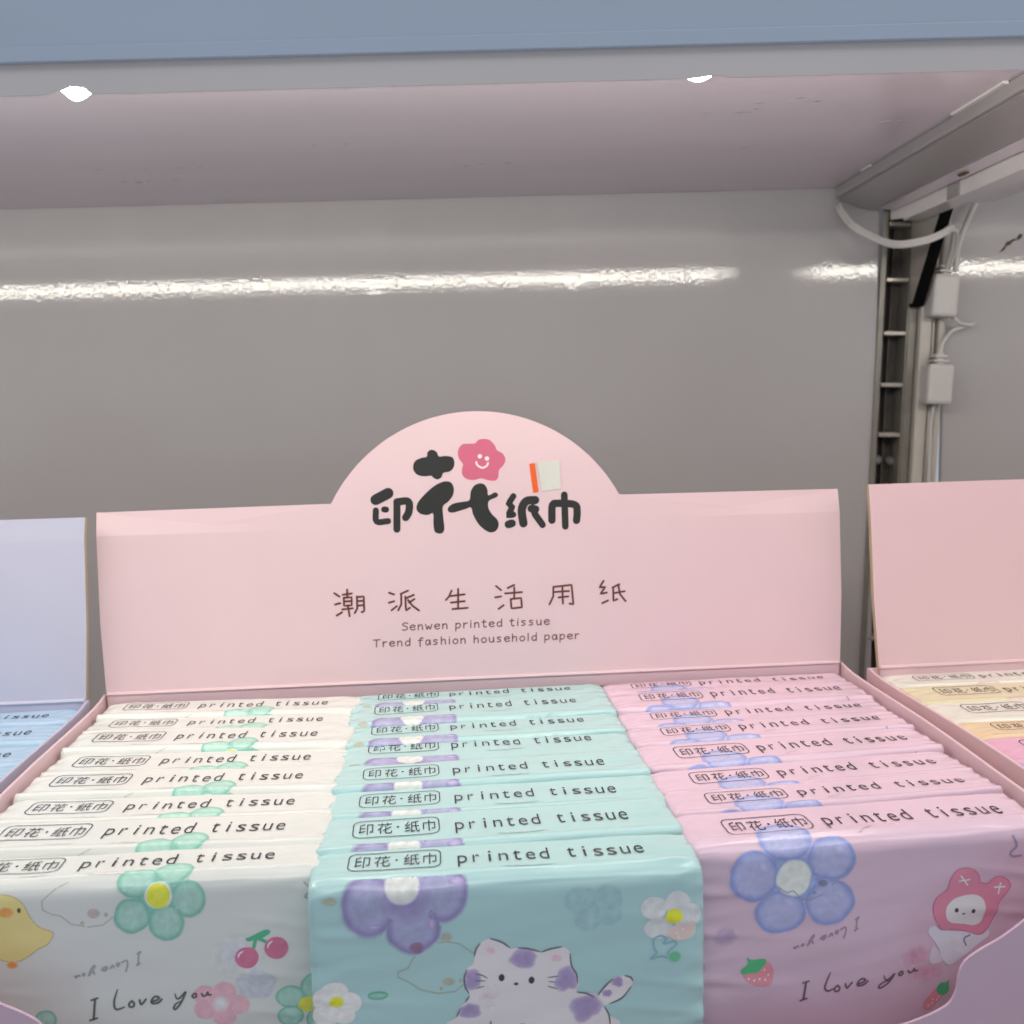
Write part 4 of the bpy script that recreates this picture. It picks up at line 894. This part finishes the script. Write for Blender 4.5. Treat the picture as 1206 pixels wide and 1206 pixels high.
def design_pink(film=PINK_F):
    pr = Print(); f = film; pr.level = 1; pkd = mix(front(136, 98, 116), f, .2)
    for k in ('pg1', 'pg2'): pr.ellipse(*P_[k], [(0, pkd), (.6, mix(pkd, f, .3)), (1.1, f)], seed=len(k)*2)
    for k in ('gp1', 'gp2'): pr.ellipse(*P_[k], [(0, mix(front(112, 98, 125), f, .3)), (.7, mix(front(112, 98, 125), f, .4)), (1.1, f)])
    mirrored(pr, W, P_['mirror'][0], P_['mirror'][1], mix(front(92, 78, 92), f, .25))
    bb, brm = front(105, 118, 152), front(86, 99, 140)
    pr.level = 2; petals(pr, P_, ['f_bl', 'f_l', 'f_br', 'f_tr', 'f_t'], bb, brm, f)
    pr.level = 2; pr.ellipse(-24.0, 28.5, 8.2, 8.2, [(0, bb), (.7, bb), (1, brm)]); pr.level = 5; pr.ellipse(-24.0, 28.5, 5.2, 5.2, [(0, front(152, 156, 152)), (.9, front(146, 152, 150)), (1.08, brm)], wob=.1)
    pr.level = 5; sm = front(84, 86, 106); pr.ellipse(*P_['smud'], [(0, sm), (.6, sm), (1.1, bb)]); pr.ellipse(-18.3, 33.2, .7, .7, [(0, sm), (1, bb)])
    pr.level = 6
    for s_ in ([(-28.6, 30.9), (-26.3, 32.6), (-24.4, 32.4), (-23.0, 33.6)], [(-23, 33.9), (-20, 35.2), (-16, 34.0)], [(-13.2, 31.6), (-10.8, 29.6), (-7.6, 26.5)], [(-3.6, 17.4), (-1.6, 16.4), (.8, 15.8)]): pr.stroke(s_, .28, mix(front(100, 98, 90), bb if s_[0][0] < -9 else f, .4))
    pr.level = 3; pr.poly(P_['sbody'], front(168, 98, 108), 1.5, n=4); pr.poly(P_['s2body'], front(166, 100, 106), 1.5, n=4); pr.level = 4
    for x, y in ((-37.2, 57.0), (-35.6, 57.6), (-34.0, 57.4), (-32.4, 57.8), (-32.6, 54.8), (-31.4, 56.4), (17.4, 69.8), (18.8, 68.8), (16.3, 70.4), (19.4, 68.0), (17.6, 68.6)): pr.ellipse(x, y, .28, .32, [(0, front(205, 175, 172)), (1, front(205, 175, 172))], seg=8)
    gl = front(52, 124, 84); pr.poly(P_['sleaf'], gl, 1.5, n=4); pr.poly(P_['s2leaf'], gl, 1.5, n=4)
    # small hooded bear
    pr.level = 2; wb = front(146, 150, 158); pr.poly(P_['hleg'], mix(wb, f, .35), 1.5); pr.level = 3; pr.poly(P_['hbody'], wb, 1.5, n=4); pr.ellipse(25.2, 52.2, 3.5, 3.0, [(0, front(150, 160, 172)), (1, wb)])
    pr.level = 4; hd = front(146, 96, 113); pr.poly(P_['hood'], hd, 1.5, n=4); pr.stroke(P_['hood']+P_['hood'][:1], .28, front(132, 72, 96), n=4)
    pr.level = 5; pr.poly(P_['hface'], front(158, 158, 156), 1.5, n=4); pr.level = 6; ik = front(56, 52, 58)
    for k in ('h_e1', 'h_e2', 'h_n'): pr.ellipse(*P_[k], [(0, ik), (1, ik)], seg=12)
    for k in ('hx0', 'hx1', 'hx2', 'hx3'): pr.stroke(P_[k], .45, front(205, 165, 172))
    pr.stroke(P_['hx4'], .45, front(86, 90, 112)); pr.stroke(P_['squig'], .55, front(104, 96, 118), n=6)
    pr.level = 5; ik = front(72, 60, 66); k0 = (-11.4+2.0, 62.0-51.9)
    sc = lambda p: (-11.4+(p[0]-1.2)*1.13, p[1]+9.6-(p[0]-1.2)*.10)
    for k in ('o', 'v', 'e', 'o2', 'u'): pr.stroke([sc(p) for p in W[k]], .5, ik, n=6)
    pr.stroke(P_['L'], .55, ik, taper=True); pr.stroke(P_['y'], .5, ik, n=6, taper=True); pr.stroke([(-20.4, 59.6), (-21.2, 64.7)], .6, ik); pr.stroke([(-21.4, 59.8), (-19.6, 59.4)], .45, ik); pr.stroke([(-22.1, 65.0), (-20.2, 64.5)], .45, ik)
    strip_text(pr, -40.1, -15.0, 5.2, 14.6, -11.2, 43.0, 13.3, 4.3, (.035, .020, .026)); return pr
def design_plain(film, petal, rim):
    pr = Print(); pr.level = 2; petals(pr, P_, ['f_bl', 'f_l', 'f_br', 'f_tr'], petal, rim, film); strip_text(pr, -40.1, -15.0, 3.2, 12.8, -12.0, 40.0, 11.4, 4.3); return pr
_ell = Print.ellipse
def ellipse(self, *a, **k):
    n = len(self.V); _ell(self, *a, **k)
    c = getattr(self, "clip", None)
    if c is not None: self.V[n:] = [(p[0], max(p[1], c+(p[0]*.0005))) for p in self.V[n:]]
Print.ellipse = ellipse
W = WHITE; G = GREEN; P_ = PINK
DW, DG, DP = design_white(), design_green(), design_pink()
MW = [pack_mesh("white_pack_mesh", WHITE_F, DW, s, .6 if s > 1 else 0, 5.0 if s == 1 else 3.3) for s in (1, 2, 3)]
MG = [pack_mesh("mint_pack_mesh", GREEN_F, DG, s, d, r) for s, d, r in ((11, 0, 5.0), (12, .9, 2.3), (13, -2.9, 2.3), (14, -5.2, 2.3))]
MP = [pack_mesh("pink_pack_mesh", PINK_F, DP, s, d, r) for s, d, r in ((21, 0, 5.0), (22, -1.0, 2.3), (23, -2.4, 2.3))]
def place(me, xc, yr, yf, rz, dz, label, group, tilt=0., wob=0.):
    o = bpy.data.objects.new("tissue_pack", me); COL.objects.link(o)
    th = yr-yf-.0004; rz = math.radians(rz)
    o.scale = (1, th/(TH*.001), 1); o.rotation_euler = (math.radians(tilt), math.radians(wob), rz); o.location = (xc, yf, dz); return tag(o, label, "tissue pack", group)
ORD = ["rearmost", "second from the back", "third from the back", "fourth from the back", "fourth from the front", "third from the front", "second from the front", "front"]
def column(xc, rears, front_y, yaws, meshes, dz, what, group, front_label):
    for i in range(8):
        yr = rears[i]; yf = rears[i+1] if i < 7 else front_y
        lab = front_label if i == 7 else "%s, %s in its column" % (what, ORD[i])
        place(meshes[i], xc[i], yr, yf, yaws[i], dz[i], lab, group)
column([-.1037]*8, [.1612, .1418, .1238, .1022, .0813, .0606, .0412, .0195], .0020, [-3.6, -3.6, -3.8, -3.6, -3.2, -2.8, -2.6, -.6], [MW[1], MW[2], MW[1], MW[2], MW[1], MW[2], MW[1], MW[0]],
       [.0002, -.0006, .0005, -.0009, .0004, -.0004, .0006, 0], "cream white tissue pack with a green flower", "white tissue packs in the left column", "cream white tissue pack at the front with a yellow chick, cherries and a green flower")
column([-.0012]*8, [.1612, .1432, .1205, .1002, .0775, .0566, .0355, .0125], -.0085, [1.2, 2., 2., 1.4, 1.8, .8, 1.8, .4], [MG[2], MG[2], MG[2], MG[3], MG[1], MG[1], MG[1], MG[0]],
       [-.0003, .0004, -.0004, -.0010, .0006, -.0003, .0004, 0], "mint green tissue pack with a purple flower", "mint tissue packs in the middle column", "mint green tissue pack at the front with a white and purple kitten and purple flower")
column([.1030]*8, [.1628, .1468, .1236, .1046, .0855, .0630, .0430, .0262], .0035, [.8, 1., 1.6, 3.4, 3.6, 3.6, 3.4, 2.6], [MP[2], MP[2], MP[2], MP[2], MP[1], MP[1], MP[1], MP[0]],
       [-.0006, .0003, -.0004, .0004, .0004, -.0004, .0004, 0], "pink tissue pack with a blue flower", "pink tissue packs in the right column", "pink tissue pack at the front with a big blue flower, strawberries and a hooded bear")
# packs in the neighbouring boxes
BL = (.42, .565, .71); DB = design_plain(BL, (.55, .65, .85), (.40, .52, .75)); MB_ = [pack_mesh("blue_pack_mesh", BL, DB, 31), pack_mesh("blue_pack_mesh", BL, DB, 32)]
bl_r = [.1575, .1408, .1207, .1011, .0824, .0620]
for i in range(5): place(MB_[i % 2], -.2150, bl_r[i], bl_r[i+1], 1., (-.0002, -.001, -.0025, -.003, -.003)[i], "pale blue tissue pack in the lilac box, %s of the five seen" % ("rearmost", "second from the back", "middle one", "second from the front", "nearest")[i], "pale blue tissue packs in the lilac box")
def plain(film, seed): return pack_mesh("plain_pack_mesh", film, design_plain(film, mix(film, (.7, .4, .5), .4), mix(film, (.6, .3, .4), .5)), seed)
mixs = [("cream white tissue pack at the very back of the right-hand box", (.80, .77, .68)), ("pale yellow tissue pack in the right-hand box", (.76, .68, .44)), ("cream white tissue pack between the yellow and the peach pack", (.79, .76, .66)), ("peach orange tissue pack in the right-hand box", (.80, .60, .37)), ("bright pink tissue pack in the right-hand box, in front of the peach one", (.80, .42, .56)), ("pale blue tissue pack in the right-hand box, in front of the bright pink one", (.38, .48, .68))]
rr_ = [.1555, .1383, .1160, .0930, .0755, .0512, .0290]
for i, (lab, c) in enumerate(mixs): place(plain(c, 41+i), .2228, rr_[i], rr_[i+1], .6, -.0004, lab, "mixed tissue packs in the right-hand box")
